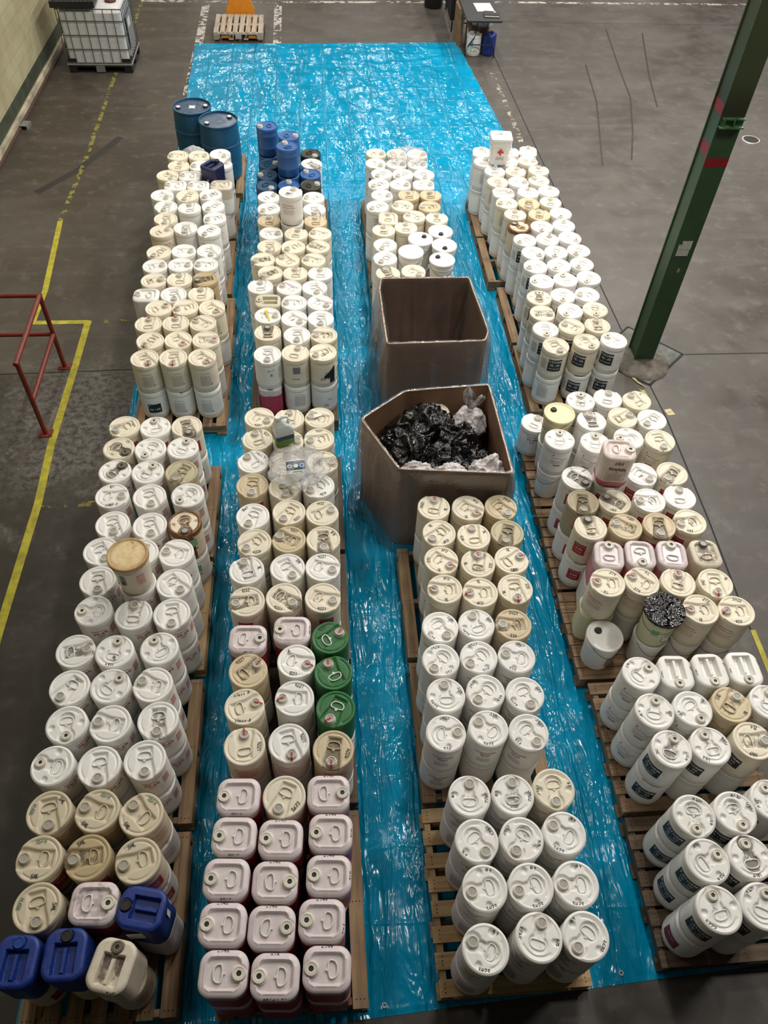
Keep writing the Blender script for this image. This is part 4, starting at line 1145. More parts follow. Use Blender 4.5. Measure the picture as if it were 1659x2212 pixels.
for ln in DATA.split('\n'):
    row, k, s, x, y, typ, ang, colour, dirt = ln.split(); k, s, x, y, ang, dirt = int(k), int(s), float(x), float(y), int(ang), float(dirt)
    ty = 'R' if colour.startswith('rust') else 'P' if (typ == 'W' and colour in ('white', 'cream') and row in 'ABC' and k < 14) or (row, k, s) == ('D', 23, 3) else typ
    lab = pick_label(row, k, s) if y < 9 or s != 1 else None
    capcol = (.006, .05, .25) if (row, k, s) == ('A', 32, 0) else (.16, .14, .10) if dirt >= .8 and rnd.random() < .5 else None
    red = (row, k) in REDCAP and ty in 'TG' and not (row == 'C' and s == 2 and k == 20)
    if ty == 'G': red = True
    o = container(ty, x, y, T2, R_(ang), colour, dirt, lab=lab, face=row, red=red, capcol=capcol)
    POS[(row, k, s)] = (x, y); OBJ[(row, k, s)] = o
    cat = CATN[ty] if ty != 'P' else 'jerrycan'; sl, rk, blk = where(row, k, s)
    look = words(colour); look = ('grimy ' if dirt >= .7 and 'rust' not in look else 'stained ' if dirt >= .5 and 'rust' not in look else '') + look
    tag(o, '%s %s with %s cap, %s of %s rank, %s' % (look, cat, capdir(ang), sl, rk, blk) if typ != 'B' else '%s lidded bucket, %s of %s rank, %s' % (look, sl, rk, blk), cat, GRP[cat])
    for w, a in WR.get((row, k, s), []):
        ra = R_(a); big = w == '9'
        rr = (.118 if typ == 'D' else .106) if typ not in 'JWNA' else max(0, .06)
        if typ in 'JWNA':
            q = .05
            la = ra - R_(ang); dxy = Vector((math.cos(la), math.sin(la)))
            while jsd(dxy.x * q, dxy.y * q) < -.019: q += .002
            rr = q
        if big: rr = .06
        up = 1 if math.sin(ra) > -.2 else -1
        wo = link('marker_writing', writing(w, .04 if big else .0245, 'green_ink' if w == '11SFH' else 'ink'), o, (rr * math.cos(ra - R_(ang)), rr * math.sin(ra - R_(ang)), .3765 if typ not in 'JWNA' else .3725), ra - R_(ang) + (-math.pi / 2 if up > 0 else math.pi / 2))
    # the container below
    vis = (row == 'A' and (s == 2 and k >= 17 or k == 16)) or (row == 'B' and k in (16, 33)) or (row == 'C' and (s == 0 and k >= 20 or k == 31)) or (row == 'D' and (s == 0 and k >= 17 or k == 16 or k == 25)) or (row == 'A' and k == 32)
    if not vis: lower_stuff.append((x, y, typ)); continue
    lt, lc, ld, ll = ('T' if typ not in 'WJNA' or (row, k) == ('A', 32) else 'P'), 'white', .35, pick_label(row, k, s)
    if row == 'A' and k == 16: ll = ['UNI', 'TX2', 'TX2'][s]
    if row == 'A' and k == 32: lc = 'cream2'; ll = 'MAR' if s == 0 else 'NF'
    if row == 'B' and k == 33: lt, lc = 'J', 'pink'; ll = None
    if row == 'B' and k == 16: lt, lc = ('F', 'pinkl') if s == 0 else ('T', 'white'); ll = [None, 'TXT', 'HR'][s]
    if (row, k, s) == ('D', 16, 0): ll = 'TXT'
    if row == 'D' and k in (18, 19) and s == 0 or row == 'D' and k == 25: lt, ll = 'B', None
    if row == 'D' and k == 24 and s == 0: lt, lc, ll = 'P', 'yellow', None
    if row == 'D' and k == 31: ll = 'MAR'
    if row == 'C' and k >= 28: ll = 'TXT'
    if lt == 'F': lc = 'pink'
    o = container(lt, x, y, T1, R_(rnd.uniform(0, 360) if lt not in 'JPF' else ang), lc, ld, cap=False, handle=lt == 'B', lab=ll)
    if lt == 'F': o.children[0].data = BODY['J']
    if lt == 'B': o.scale = (.915, .915, 1)
    if row == 'A' and k >= 31: o.scale = (.95, .95, 1)
    cat = 'drum' if lt == 'T' else 'bucket' if lt == 'B' else 'jerrycan'
    tag(o, 'lower-tier %s %s below the %s of %s rank, %s' % (words(lc), cat, sl, rk, blk), cat, GRP[cat] + ', lower tier')
    TOPS[(row, k, s)] = o
# remaining lower tier, almost wholly hidden under the upper one
mb = MB(); prof = [(.128, .001), (.1385, .012), (.1405, .050), (.1435, .056), (.1435, .068), (.1425, .075), (.1428, .308), (.1415, .312), (.145, .325), (.145, .366), (.138, .3745)]
for (x, y, typ) in lower_stuff: mb.lathe([(r * (.85 if typ in 'JWNA' else 1), z) for r, z in prof], 36, 0, (x, y, T1))
tag(link('lower_tier_drums', mb.mesh('lower_tier_drums', [M['plastic']]), color=(.76, .745, .70, .35)), 'lower tier of white drums mostly hidden beneath the upper ones', 'drum', GRP['drum'] + ', lower tier', 'stuff')

# ---------------------------------------------------------------- containers standing on the second tier
T3 = .9125
def pos(r, k, s): return POS[(r, k, s)]
def t3(typ, rks, ang, colour, dirt, label, cat, **kw):
    x, y = pos(*rks); o = container(typ, x, y, T3, R_(ang), colour, dirt, **kw); tag(o, label, cat, GRP.get(cat)); return o
t3('K', ('B', 1, 0), 190, 'keg', .1, 'bright blue keg standing on top at the far aisle corner of the kegs', 'keg')
t3('K', ('B', 2, 1), 0, 'keg', .1, 'bright blue keg on top, behind another raised keg, cap towards column', 'keg')
t3('K', ('B', 3, 1), 110, 'keg', .1, 'bright blue keg on top, nearest of the three raised kegs', 'keg')
t3('T', ('B', 7, 1), 60, 'white', .5, 'white drum raised on top of the block with blue kegs, red print', 'drum', lab='NF')
# bucket with a yellowed lid
bx = t3('B', ('A', 23, 1), 90, 'milky', .2, 'tall bucket with stained amber lid, standing on top by yellow line', 'bucket', cap=False, handle=False)
t = NT('amber_stained_lid'); o_ = t.obj(); nn = t.noise(o_, 16, 6, .65); n2 = t.noise(o_, 7, 3)
rr = t.n('ShaderNodeVectorMath', operation='LENGTH', i_0=t.mapping(o_, (1, 1, 0))).outputs['Value']
c = t.mix(t.ramp(nn, .35, .7), (.72, .58, .33), (.60, .42, .18)); c = t.mix(t.math('MULTIPLY', t.ramp(rr, .10, .15), .6), c, (.27, .12, .02)); c = t.mix(t.ramp(t.math('ADD', nn, t.math('MULTIPLY', n2, .5)), .86, .98), c, (.12, .05, .012))
lidm = t.base(c, .35)
mb = MB(); mb.lathe([(.001, .374), (.136, .373), (.141, .377), (.148, .379), (.158, .377), (.161, .368), (.161, .345), (.156, .340)], 72, 0, cap0=True, cap1=False); link('lid', mb.mesh('stained_lid', [lidm]), bx)
link('printed_label', wrap_label('printed_label', .140, [('r', -.10, -.06, .15, .27, 3, .006), ('r', -.095, -.065, .16, .20, 7, .007), ('r', .03, .09, .14, .25, 4, .006)], LM), bx, (0, 0, 0), R_(-78) - bx.rotation_euler.z)
# low bucket, low drum on the column pallets
o = container('B', 2.317, 3.276, T1, R_(130), 'white', .65, cap=True, handle=True); tag(o, 'white bucket with grimy lid standing directly on the slatted pallet', 'bucket', GRP['bucket'])
link('printed_label', wrap_label('printed_label', .142, [('r', -.05, .06, .10, .2, 3, .002), ('r', -.05, .06, .085, .098, 5, .002)], LM), o, (0, 0, 0), R_(-60) - R_(130))
o = container('T', 2.225, 5.86, T1, R_(60), 'white', .3, lab='CEN'); tag(o, 'single white drum on the pallet corner behind the pale yellow bucket', 'drum', GRP['drum'])
# black film over the bucket lid
r = OBJ[('D', 25, 1)]
mb = MB(); nA = 64
for s_i in range(13):
    for i in range(nA):
        a = 2 * math.pi * i / nA; s = min(1, s_i / 9); rr = .163 * s; x, y = rr * math.cos(a), rr * math.sin(a)
        zz = .381 + .012 * noise.noise(Vector((x * 22, y * 22, 4))) * (s < 1) + .004 * s; zz -= max(0, s_i - 9) * .012
        rr2 = rr + (.004 * noise.noise(Vector((a * 5, s_i, 2))) + .003 if s_i > 8 else 0); mb.v.append((rr2 * math.cos(a), rr2 * math.sin(a), zz))
for s_i in range(12):
    for i in range(nA): j = (i + 1) % nA; mb.f.append((s_i * nA + i, s_i * nA + j, (s_i + 1) * nA + j, (s_i + 1) * nA + i)); mb.m.append(0)
link('black_film_cover', mb.mesh('black_film_cover', [M['blackbag']], True, 80), r)
link('printed_label', wrap_label('printed_label', .142, [('r', -.035, .03, .10, .21, 1, .002), ('r', -.03, .025, .19, .2, 7, .0025), ('r', -.03, .025, .105, .115, 7, .0025), ('t', 'CKN', 0, .16, .026, 7, .01), ('r', -.14, -.08, .18, .26, 6, .002)], LM), r, (0, 0, 0), R_(-75) - r.rotation_euler.z)
r['label'] = 'greenish bucket with shiny black film over its lid, column pallets'
# nearly empty jug with printed panel
fx, fy = pos('D', 20, 1)
fj = container('F', fx, fy - .01, T3, R_(-8), 'pinkl', .2); tag(fj, 'translucent jerrycan with a little pink liquid and printed panel, raised on top', 'jerrycan', GRP['jerrycan'])
fj.children[0].color = (.55, .12, .17, .2)
def flat_label(name, items, parent, loc, rz): return link(name, wrap_label(name, None, items, LM), parent, loc, rz)
tab = [('t', 'FireAde', 0, .236, .048, 7, .024)] + [('r', -.085, .085, z, z + .0018, 7, .0015) for z in (.21, .185, .09)] + [('r', u, u + .0018, .09, .21, 7, .0015) for u in (-.085, .083)] + [('t', '3%', 0, .197, .018, 7, .01)] + lines(-.07, .07, .10, .178, 8, 3)
flat_label('printed_panel', tab, fj, (0, -JB - .0005, 0), -math.pi / 2)
link('marker_writing', writing('3107', .03), fj, (0, -JB - .0022, .31), 0).rotation_euler = (math.pi / 2, math.pi, 0)
lo = TOPS.get(('B', 16, 0))
if lo: flat_label('printed_panel', [('r', -.09, .09, .05, .25, 3, .001)] + [(a, *b) for a, *b in tab], lo, (0, -JB - .0005, 0), -math.pi / 2)
# square handled bucket with a red cross
rcx, rcy = pos('D', 2, 0); rc = empty('square_bucket', (2.575, 10.72, T3), R_(-4)); tag(rc, 'square white lidded bucket printed with a red cross, raised on top', 'bucket', GRP['bucket'])
def rrect_prism(mb, a0, b0, z0, a1, b1, z1, rad=.03, m=0, cap=True):
    def ring(a, b, z): return [((sx * (a - rad) + rad * math.cos(q)), (sy * (b - rad) + rad * math.sin(q)), z) for sx, sy, q0 in ((1, 1, 0), (-1, 1, 90), (-1, -1, 180), (1, -1, 270)) for q in [R_(q0 + t_ * 15) for t_ in range(7)]]
    A, B = ring(a0, b0, z0), ring(a1, b1, z1); n = len(A)
    mb.add(A + B, [(i, (i + 1) % n, n + (i + 1) % n, n + i) for i in range(n)] + ([tuple(reversed(range(n))), tuple(range(n, 2 * n))] if cap else []), m)
wp = plain('white_bucket_plastic', (.80, .79, .77), .4, 0, .04)
mb = MB(); rrect_prism(mb, .115, .10, .002, .138, .122, .29); rrect_prism(mb, .145, .129, .27, .146, .13, .283); rrect_prism(mb, .145, .129, .30, .146, .13, .312); link('body', mb.mesh('bucket_shell', [wp]), rc)
mb = MB(); rrect_prism(mb, .148, .132, .335, .149, .133, .362); rrect_prism(mb, .138, .122, .29, .14, .124, .335); rrect_prism(mb, .149, .133, .362, .144, .128, .37); rrect_prism(mb, .125, .109, .37, .122, .106, .374); link('lid', mb.mesh('bucket_lid', [wp]), rc)
mb = MB(); mb.tube([(.145, .129 * 0, .28), (.165, -.06, .20), (.13, -.14, .13), (.06, -.15, .16), (0, -.15, .19)], .003, 6); link('wire_handle', mb.mesh('bucket_bail', [M['white_handle']]), rc)
em = MB(); 
for a in ((-.014, .014, -.042, .042), (-.042, -.014, -.014, .014), (.014, .042, -.014, .014)): em.add([(.002, a[0], .19 + a[2]), (.002, a[1], .19 + a[2]), (.002, a[1], .19 + a[3]), (.002, a[0], .19 + a[3])], [(0, 1, 2, 3)], 0)
for s, zz in (('American', .112), ('Red Cross', .088)):
    vs, fs = text2d(s, .026, .014); em.add([(.002, x, zz + y) for x, y in vs], fs, 1)
eo = link('printed_emblem', em.mesh('printed_emblem', [plain('signal_red_print', (.55, .012, .02), .5), M['ink']], False), rc, (0, -.112, 0)); eo.rotation_euler = (0, R_(4.4), -math.pi / 2)
link('marker_writing', writing('SAMR', .035), rc, (-.03, .02, .3748), 0)
# label on the navy jerrycan at the back
nv = OBJ[('A', 3, 2)]; ra = nv.rotation_euler.z
nv.scale = (1, 1, 1.38)
eo = flat_label('printed_label', [('r', -.05, .05, .16, .27, 1, .001), ('r', -.05, .05, .16, .21, 3, .0015), ('t', 'CLS', 0, .235, .03, 7, .01)], nv, (0, 0, 0), -math.pi / 2 - ra); eo.location = Matrix.Rotation(-ra, 3, 'Z') @ Vector((-.02, -.137, 0))
mb = MB(); mb.box(.052, .10, -.141, -.139, .21, .235)
for k in ((('A', 31, 2)),):
    q = OBJ[k]; a0 = q.rotation_euler.z
    e2 = flat_label('paper_label', [('r', -.09, .07, .18, .31, 1, .001)], q, (0, 0, 0), -math.pi / 2 - a0); e2.location = Matrix.Rotation(-a0, 3, 'Z') @ Vector((.0, -.128, 0))
    e2 = flat_label('paper_label', [('r', -.05, .04, .20, .31, 1, .001)], q, (0, 0, 0), -a0); e2.location = Matrix.Rotation(-a0, 3, 'Z') @ Vector((.147, .02, 0))
# clear bottle with green solution
gj = empty('handled_bottle', (-.375, 5.29, T3), R_(200)); tag(gj, 'clear handled bottle of green solution with white cap standing on drums', 'bottle')
mb = MB()
secs = [(.075, .05, .0), (.088, .062, .012), (.09, .064, .03), (.09, .064, .17), (.086, .06, .20), (.07, .05, .235), (.045, .035, .262), (.024, .024, .285), (.021, .021, .31)]
for a, b in zip(secs, secs[1:]):
    sh = lambda z: .045 * sst(.19, .29, z)
    n0 = len(mb.v); rrect_prism(mb, a[0], a[1], a[2], b[0], b[1], b[2], .020, 0, a[2] == 0)
    for i in range(n0, len(mb.v)): mb.v[i] = (mb.v[i][0] + sh(mb.v[i][2]), mb.v[i][1], mb.v[i][2])
link('body', mb.mesh('bottle_body', [M['greenjug']], True, 50), gj, color=(.10, .22, .03, .05))
mb = MB(); mb.tube([(-.035, 0, .215), (-.06, 0, .26), (-.045, 0, .31), (0, 0, .318), (.03, 0, .30)], .016, 12); link('carry_handle', mb.mesh('bottle_handle', [M['greenjug']]), gj, color=(.10, .22, .03, .05))
mb = MB(); mb.lathe([(.027, .305), (.028, .33), (.025, .338)], 24, 0, (.045, 0, 0)); link('screw_cap', mb.mesh('bottle_cap', [M['white_handle']]), gj)
band = MB(); rrect_prism(band, .0905, .0645, .085, .0905, .0645, .135, .021, 0, False); rrect_prism(band, .0906, .0646, .06, .0906, .0646, .085, .021, 1, False); link('printed_label', band.mesh('bottle_label', [plain('navy_band', (.02, .06, .12), .4), plain('lime_band', (.14, .26, .03), .4)]), gj)

# ---------------------------------------------------------------- crumpled bags
def crumple(name, mat, r, sx, sy, sz, seed, amp=.18, f=2.2, sub=5, flat=None, tail=None):
    bm = bmesh.new(); bmesh.ops.create_icosphere(bm, subdivisions=sub, radius=1)
    for v in bm.verts:
        p = v.co.copy(); q = Vector((p.x, p.y, p.z * .5)) * f + Vector((seed * 7.1, seed * 3.3, seed))
        rg = (1 - abs(noise.noise(q))) ** 3; r2 = (1 - abs(noise.noise(q * 2.6))) ** 4; r3 = (1 - abs(noise.noise(q * 5.5))) ** 5
        k = 1 + amp * (rg * .95 + r2 * .3 + r3 * .10 - .55); v.co = Vector((p.x * sx * k, p.y * sy * k, p.z * sz * k))
        if tail:
            up = max(0, p.dot(Vector(tail).normalized())); g = sst(.80, 1.0, up)
            if g > 0: v.co += Vector(tail) * g * (1 + .2 * noise.noise(q * 3)) + Vector((0, 0, 0))
        if flat is not None and v.co.z < flat: v.co.z = flat + (v.co.z - flat) * .1
    me = bpy.data.meshes.new(name); bm.to_mesh(me); bm.free(); me.materials.append(mat)
    me.polygons.foreach_set('use_smooth', [True] * len(me.polygons)); return me
cb = link('clear_plastic_bag', crumple('clear_bag', M['clear'], 1, .25, .24, .065, 3, .42, 2.0, 5, -.03)); cb.location = (-.26, 4.93, .955); tag(cb, 'crumpled clear plastic bag lying over drums, leaflet inside', 'bag', 'clear plastic bags')
cb = link('clear_plastic_bag', crumple('clear_bag', M['clear'], 1, .23, .15, .08, 5, .42, 2.0, 5, -.05)); cb.location = (1.32, 10.79, .97); tag(cb, 'crumpled clear plastic bag over the back drums behind cardboard boxes', 'bag', 'clear plastic bags')
cb = link('clear_plastic_bag', crumple('clear_bag', M['clear'], 1, .13, .08, .075, 8, .4, 2.2, 4, -.05)); cb.location = (-1.70, 11.16, .83); tag(cb, 'small cloudy plastic bag between back drums and big blue barrels', 'bag', 'clear plastic bags')
cb.data.materials[0] = make_clear('cloudy_plastic_film', .4)
cb = empty('lidded_drum_low', (-1.70, 11.28, .153)); bpy.data.objects.remove(cb)
lf = empty('leaflet', (-.262, 4.88, 1.012), R_(6)); tag(lf, 'dark teal printed leaflet with three hexagons inside the clear bag', 'leaflet')
mb = MB(); mb.box(-.085, .085, -.065, .075, 0, .004, 0); mb.box(-.085, .085, .062, .075, .004, .0044, 1); mb.box(-.085, .085, -.065, -.055, .004, .0044, 1)
for k, m in ((-.055, 2), (.0, 1), (.055, 3)): mb.lathe([(0, .0050), (.024, .0050)], 6, 1, (k, 0, 0), cap0=False, cap1=False); mb.lathe([(0, .0054), (.017, .0054)], 6, m, (k, 0, 0), cap0=False, cap1=False)
link('printed_sheet', mb.mesh('leaflet_sheet', [plain('teal_print', (.012, .06, .085), .3), M['white_label'], M['grey_print'], plain('blue_print', (.02, .09, .35), .3)], False), lf)
x, y = pos('B', 17, 2)
mb = MB(); mb.box(-.05, .045, -.022, .022, .0, .0015); tag(link('paper_tag', mb.mesh('paper_tag', [plain('white_paper', (.78, .77, .74), .7)], False), None, (x - .02, y + .03, .8985), R_(25)), 'small white paper tag lying on a cream drum lid', 'tag')

# ---------------------------------------------------------------- cardboard boxes with liners
t = NT('brown_cardboard'); o_ = t.geo(); fl = t.noise(t.mapping(o_, (70, 70, .6)), 1.0, 2); nn = t.noise(o_, 3, 4)
t.bump(fl, .12, .003); M['card'] = t.base(t.mix(t.ramp(nn, .3, .7), (.205, .115, .064), (.255, .148, .086)), .75)
M['card_edge'] = plain('cardboard_edge', (.40, .29, .20), .8)
def resample(P, n, rounding=.04):
    P = [Vector(p) for p in P]; Q = []
    for i, p in enumerate(P):
        a, b = P[i - 1], P[(i + 1) % len(P)]; d1 = (a - p).normalized() * rounding; d2 = (b - p).normalized() * rounding
        for t_ in (0, .33, .67, 1): Q.append((p + d1) * (1 - t_) ** 2 + 2 * p * t_ * (1 - t_) + (p + d2) * t_ ** 2)
    L = [0]
    for i in range(len(Q)): L.append(L[-1] + (Q[(i + 1) % len(Q)] - Q[i]).length)
    out = []
    for k in range(n):
        s = L[-1] * k / n; i = max(j for j in range(len(Q)) if L[j] <= s + 1e-9); f = (s - L[i]) / max(1e-9, L[i + 1] - L[i]); out.append(Q[i].lerp(Q[(i + 1) % len(Q)], f))
    nr = []
    for k in range(n):
        d = out[(k + 1) % n] - out[k - 1]; nr.append(Vector((d.y, -d.x)).normalized())
    cen = sum(out, Vector((0, 0))) / n
    if (out[0] - cen).dot(nr[0]) < 0: nr = [-q for q in nr]
    return out, nr
def gaylord(P, h, label, seed, inner):
    pts, nr = resample(P, 120, .025); cen = sum(pts, Vector((0, 0))) / 120; mb = MB(); n = 120
    prof = [(0, 0, .012), (0, h, 0), (-.012, h, 0), (-.012, .03, 0)]
    rows = [(0, .012), (0, h * .5), (0, h), (-.013, h), (-.013, h * .5), (-.013, .03)]
    for off, z in rows:
        for p, q in zip(pts, nr): w = .006 * noise.noise(Vector((p.x * 3, p.y * 3, seed))) * (1 if .2 < z else 0); mb.v.append((p.x + q.x * (off + w) - cen.x, p.y + q.y * (off + w) - cen.y, z))
    for k in range(5):
        for i in range(n): j = (i + 1) % n; mb.f.append((k * n + i, k * n + j, (k + 1) * n + j, (k + 1) * n + i)); mb.m.append(1 if k == 2 else 0)
    mb.f.append(tuple(range(5 * n, 6 * n))); mb.m.append(0); mb.f.append(tuple(reversed(range(n)))); mb.m.append(0)
    o = link('cardboard_box', mb.mesh('cardboard_box', [M['card'], M['card_edge']], True, 50), None, (cen.x, cen.y, 0)); tag(o, label, 'box', 'tall open cardboard boxes')
    pts, nr = resample(P, 260, .05); n = 260; mb = MB(); mb.keep = True; rows = []
    if inner: rows += [(-.10, .06), (-.055, .12), (-.05, .35), (-.045, .6), (-.035, .85), (-.024, h - .04)]
    rows += [(-.02, h + .004), (-.006, h + .010), (.010, h + .002), (.026, h - .06), (.042, h * .75), (.058, h * .5), (.072, h * .3), (.088, h * .14), (.11, .016)]
    for off, z in rows:
        for i, (p, q) in enumerate(zip(pts, nr)):
            s = Vector((p.x * 5, p.y * 5, z * .8 + seed)); fold = (1 - abs(noise.noise(s))) ** 3; d = abs(h - z)
            amp = sst(.0, .35, d) * (.05 if off > 0 else .09); w = amp * (fold - .25)
            if off > 0: w = max(w, -.012)
            elif z < h - .05: w = -abs(w)
            mb.v.append((p.x + q.x * (off + w) - cen.x, p.y + q.y * (off + w) - cen.y, z + (.006 * noise.noise(s * 3) if z > .05 else 0)))
    for k in range(len(rows) - 1):
        for i in range(n): j = (i + 1) % n; mb.f.append((k * n + i, k * n + j, (k + 1) * n + j, (k + 1) * n + i)); mb.m.append(0)
    if inner: mb.f.append(tuple(range(n))); mb.m.append(0)
    l = link('plastic_liner', mb.mesh('plastic_liner', [M['liner']], True, 80), None, (cen.x, cen.y, .006)); tag(l, 'clear plastic liner draped over the ' + ('empty' if inner else 'filled') + ' cardboard box', 'liner', 'clear box liners')
    return cen
gaylord([(.70, 7.65), (1.71, 7.65), (1.78, 6.66), (1.72, 6.50), (.68, 6.48), (.665, 7.43)], 1.10, 'empty open cardboard box lined with clear plastic', 1.7, True)
gaylord([(.35, 5.38), (.80, 5.76), (1.65, 5.83), (1.68, 4.66), (1.66, 4.63), (.655, 4.72)], 1.10, 'open cardboard box filled with black and white bags', 4.2, False)
BB = [(.73, 5.36, .82, .18), (.83, 5.16, .84, .24), (1.00, 5.46, .86, .24), (1.26, 5.28, .82, .22), (1.08, 5.04, .82, .21), (1.42, 5.05, .76, .18), (.88, 5.50, .74, .17), (.88, 5.16, .42, .2), (1.3, 5.2, .42, .22), (1.05, 5.5, .42, .17)]
BL = ['black bag squeezed into the bulging wall-side corner of the box', 'tall black bag with long drapes at the wall side of box', 'large black bag heaped highest at the middle of the box', 'black bag on the column side of the heap in box', 'rounded tied black bag at the near middle of box', 'small black bag in the near column corner of box', 'black bag tucked against the back cardboard wall', 'black bag buried low at the wall side of box', 'black bag buried low in the middle of box', 'black bag buried low at the back of box']
for i, (x, y, z, r) in enumerate(BB):
    o = link('bin_bag', crumple('black_bag', M['blackbag'], r, r, r * .98, r * .86, i + 1, .42, 1.7, 5)); o.location = (x, y, z); o.rotation_euler = (rnd.uniform(-.3, .3), rnd.uniform(-.3, .3), rnd.uniform(0, 6)); tag(o, BL[i], 'bag', 'bags heaped in the cardboard box')
for i, (x, y, z, sx, sy, sz, l) in enumerate([(.84, 4.84, .93, .13, .085, .09, 'white bag at the near wall-side edge of the heap in box'), (1.14, 4.80, .93, .14, .085, .09, 'white bag against the near wall of box, middle of three'), (1.46, 4.80, .95, .15, .09, .10, 'white bag in the near column corner of box')]):
    o = link('bin_bag', crumple('white_bag', M['whitebag'], 1, sx, sy, sz, 20 + i, .45, 2.0, 5, None, (.03, .02, .06) if i == 2 else None)); o.location = (x, y, z); tag(o, l, 'bag', 'bags heaped in the cardboard box')
kb = empty('knotted_bag', (1.44, 5.58, .80)); tag(kb, 'knotted white bag with upright ears over a pail in box', 'bag', 'bags heaped in the cardboard box')
o = link('body', crumple('white_bag', M['whitebag'], 1, .17, .16, .17, 31, .28, 1.8, 5), kb)
mb = MB(); mb.lathe([(.05, .155), (.026, .175), (.03, .195), (.022, .205)], 16); link('knot', mb.mesh('bag_knot', [M['whitebag']]), kb)
for k, (dx, dy, hh) in enumerate(((-.045, .02, .26), (.11, .0, .17))):
    mb = MB(); mb.keep = True
    for j in range(9):
        t_ = j / 8; wd = .012 + .05 * math.sin(math.pi * min(1, t_ * .9 + .05)) ** .8 * (1 if t_ < .8 else (1 - t_) * 4 + .2)
        for i in range(11):
            a = i / 10 * 2 - 1; mb.v.append((dx * t_ + a * wd, dy * t_ + .025 * noise.noise(Vector((a * 3, t_ * 3, k + .5))) + .02 * abs(a), .195 + hh * t_ + .01 * noise.noise(Vector((a * 6, t_ * 5, k)))))
    for j in range(8):
        for i in range(10): q = j * 11 + i; mb.f.append((q, q + 1, q + 12, q + 11)); mb.m.append(0)
    link('ear', mb.mesh('bag_ear', [M['whitebag']], True, 80), kb)
o = container('T', 1.10, 5.63, .55, R_(90), 'cream', .2, lab=None); tag(o, 'cream drum half buried behind black bags in the box', 'drum', GRP['drum'])

# ---------------------------------------------------------------- big blue barrels
t = NT('blue_barrel_plastic'); o_ = t.obj(); c = t.mix(t.ramp(t.noise(o_, 5, 5), .3, .7), (.006, .060, .135), (.010, .085, .175)); M['barrel'] = t.base(c, .42)
t = NT('barrel_top_plastic'); o_ = t.obj(); c = t.mix(t.ramp(t.noise(o_, 9, 5), .4, .7), (.022, .060, .115), (.045, .085, .13)); M['barrel_top'] = t.base(c, t.ramp(t.noise(o_, 4, 2), .4, .6, .18, .4))
def barrel(x, y, label, bungs, sticker, rz):
    H = .835; r = empty('large_barrel', (x, y, .146), rz); tag(r, label, 'barrel', 'big blue barrels')
    mb = MB(); pr = [(.25, .001), (.262, .012), (.268, .05)]
    for i in range(13): z = .05 + i * (H - .10) / 12; pr.append((.270 + .020 * math.sin(math.pi * (z - .02) / H), z))
    for zr in (.27, .53): pr += [(.291, zr - .008), (.2945, zr), (.291, zr + .008)]
    pr = sorted(set(pr), key=lambda q: q[1]); pr += [(.272, H - .035), (.282, H - .028), (.284, H - .004), (.278, H), (.272, H - .004), (.270, H - .028)]
    mb.lathe(pr, 64, 0, cap1=False); mb.lathe([(.270, H - .028), (.2, H - .030), (0, H - .026)], 64, 1, cap0=False, cap1=False); link('body', mb.mesh('barrel_body', [M['barrel'], M['barrel_top']]), r)
    for (a, q) in bungs:
        b = MB(); b.lathe([(.038, -.004), (.038, .014), (.03, .02)], 20, 0); b.lathe([(.031, .016), (.031, .026), (.026, .029), (0, .029)], 20, 1, cap0=False, cap1=False); link('bung', b.mesh('barrel_bung', [M['dark'], M['white_handle']]), r, (q * math.cos(a) , q * math.sin(a), H - .028))
    if sticker:
        b = MB(); b.add([(-.05, -.05, 0), (0, -.04, 0), (.05, -.055, 0), (.04, 0, 0), (.05, .05, 0), (0, .042, 0), (-.05, .05, 0), (-.035, 0, 0)], [tuple(range(8))]); link('torn_sticker', b.mesh('torn_sticker', [M['white_label']], False), r, (-.0, .02, H - .0255))
barrel(-1.80, 12.30, 'far big blue barrel with torn white sticker on top', [(R_(186), .20), (R_(8), .20)], True, 0)
barrel(-1.385, 11.86, 'near big blue barrel with wet top and two white bungs', [(R_(212), .185), (R_(35), .19)], False, 0)

# ---------------------------------------------------------------- caged tank, tray on top
ib = empty('caged_tank', (-3.89, 16.47, 0), R_(0)); tag(ib, 'white bulk tank in a steel cage on a black skid by the wall', 'tank')
a, b = .57, .52
mb = MB(); rrect_prism(mb, a - .03, b - .03, .16, a - .03, b - .03, .98, .06); rrect_prism(mb, a - .03, b - .03, .98, a - .09, b - .09, 1.03, .05); link('bottle', mb.mesh('tank_bottle', [plain('tank_plastic', (.62, .62, .61), .4, 0, .05)], True, 50), ib)
mb = MB()
for z in (.17, .40, .63, .86, 1.05): mb.tube([(-a, -b, z), (a, -b, z), (a, b, z), (-a, b, z)], .010, 8, True)
for i in range(8):
    x = -a + (2 * a) * i / 7
    for y in (-b, b): mb.tube([(x, y, .15), (x, y, 1.05)], .008, 6)
for i in range(1, 7):
    y = -b + 2 * b * i / 7
    for x in (-a, a): mb.tube([(x, y, .15), (x, y, 1.05)], .008, 6)
mb.tube([(-.05, -b, 1.06), (-.02, b, 1.06)], .012, 8); link('cage', mb.mesh('tank_cage', [plain('dull_cage_steel', (.13, .13, .135), .45, .6)]), ib)
mb = MB(); mb.box(-a, a, -b, b, .10, .135); 
for x in (-a + .07, 0, a - .07):
    for y in (-b + .07, 0, b - .07): mb.box(x - .07, x + .07, y - .07, y + .07, .012, .10)
for y in (-b + .07, 0, b - .07): mb.box(-a, a, y - .05, y + .05, 0, .02)
link('skid', mb.mesh('tank_skid', [M['dark']], False), ib)
mb = MB(); mb.tube([(-a - .01, -b - .01, .145), (a + .01, -b - .01, .145), (a + .01, b + .01, .145), (-a - .01, b + .01, .145)], .016, 8, True); link('skid_rim', mb.mesh('skid_rim', [M['steel']]), ib)
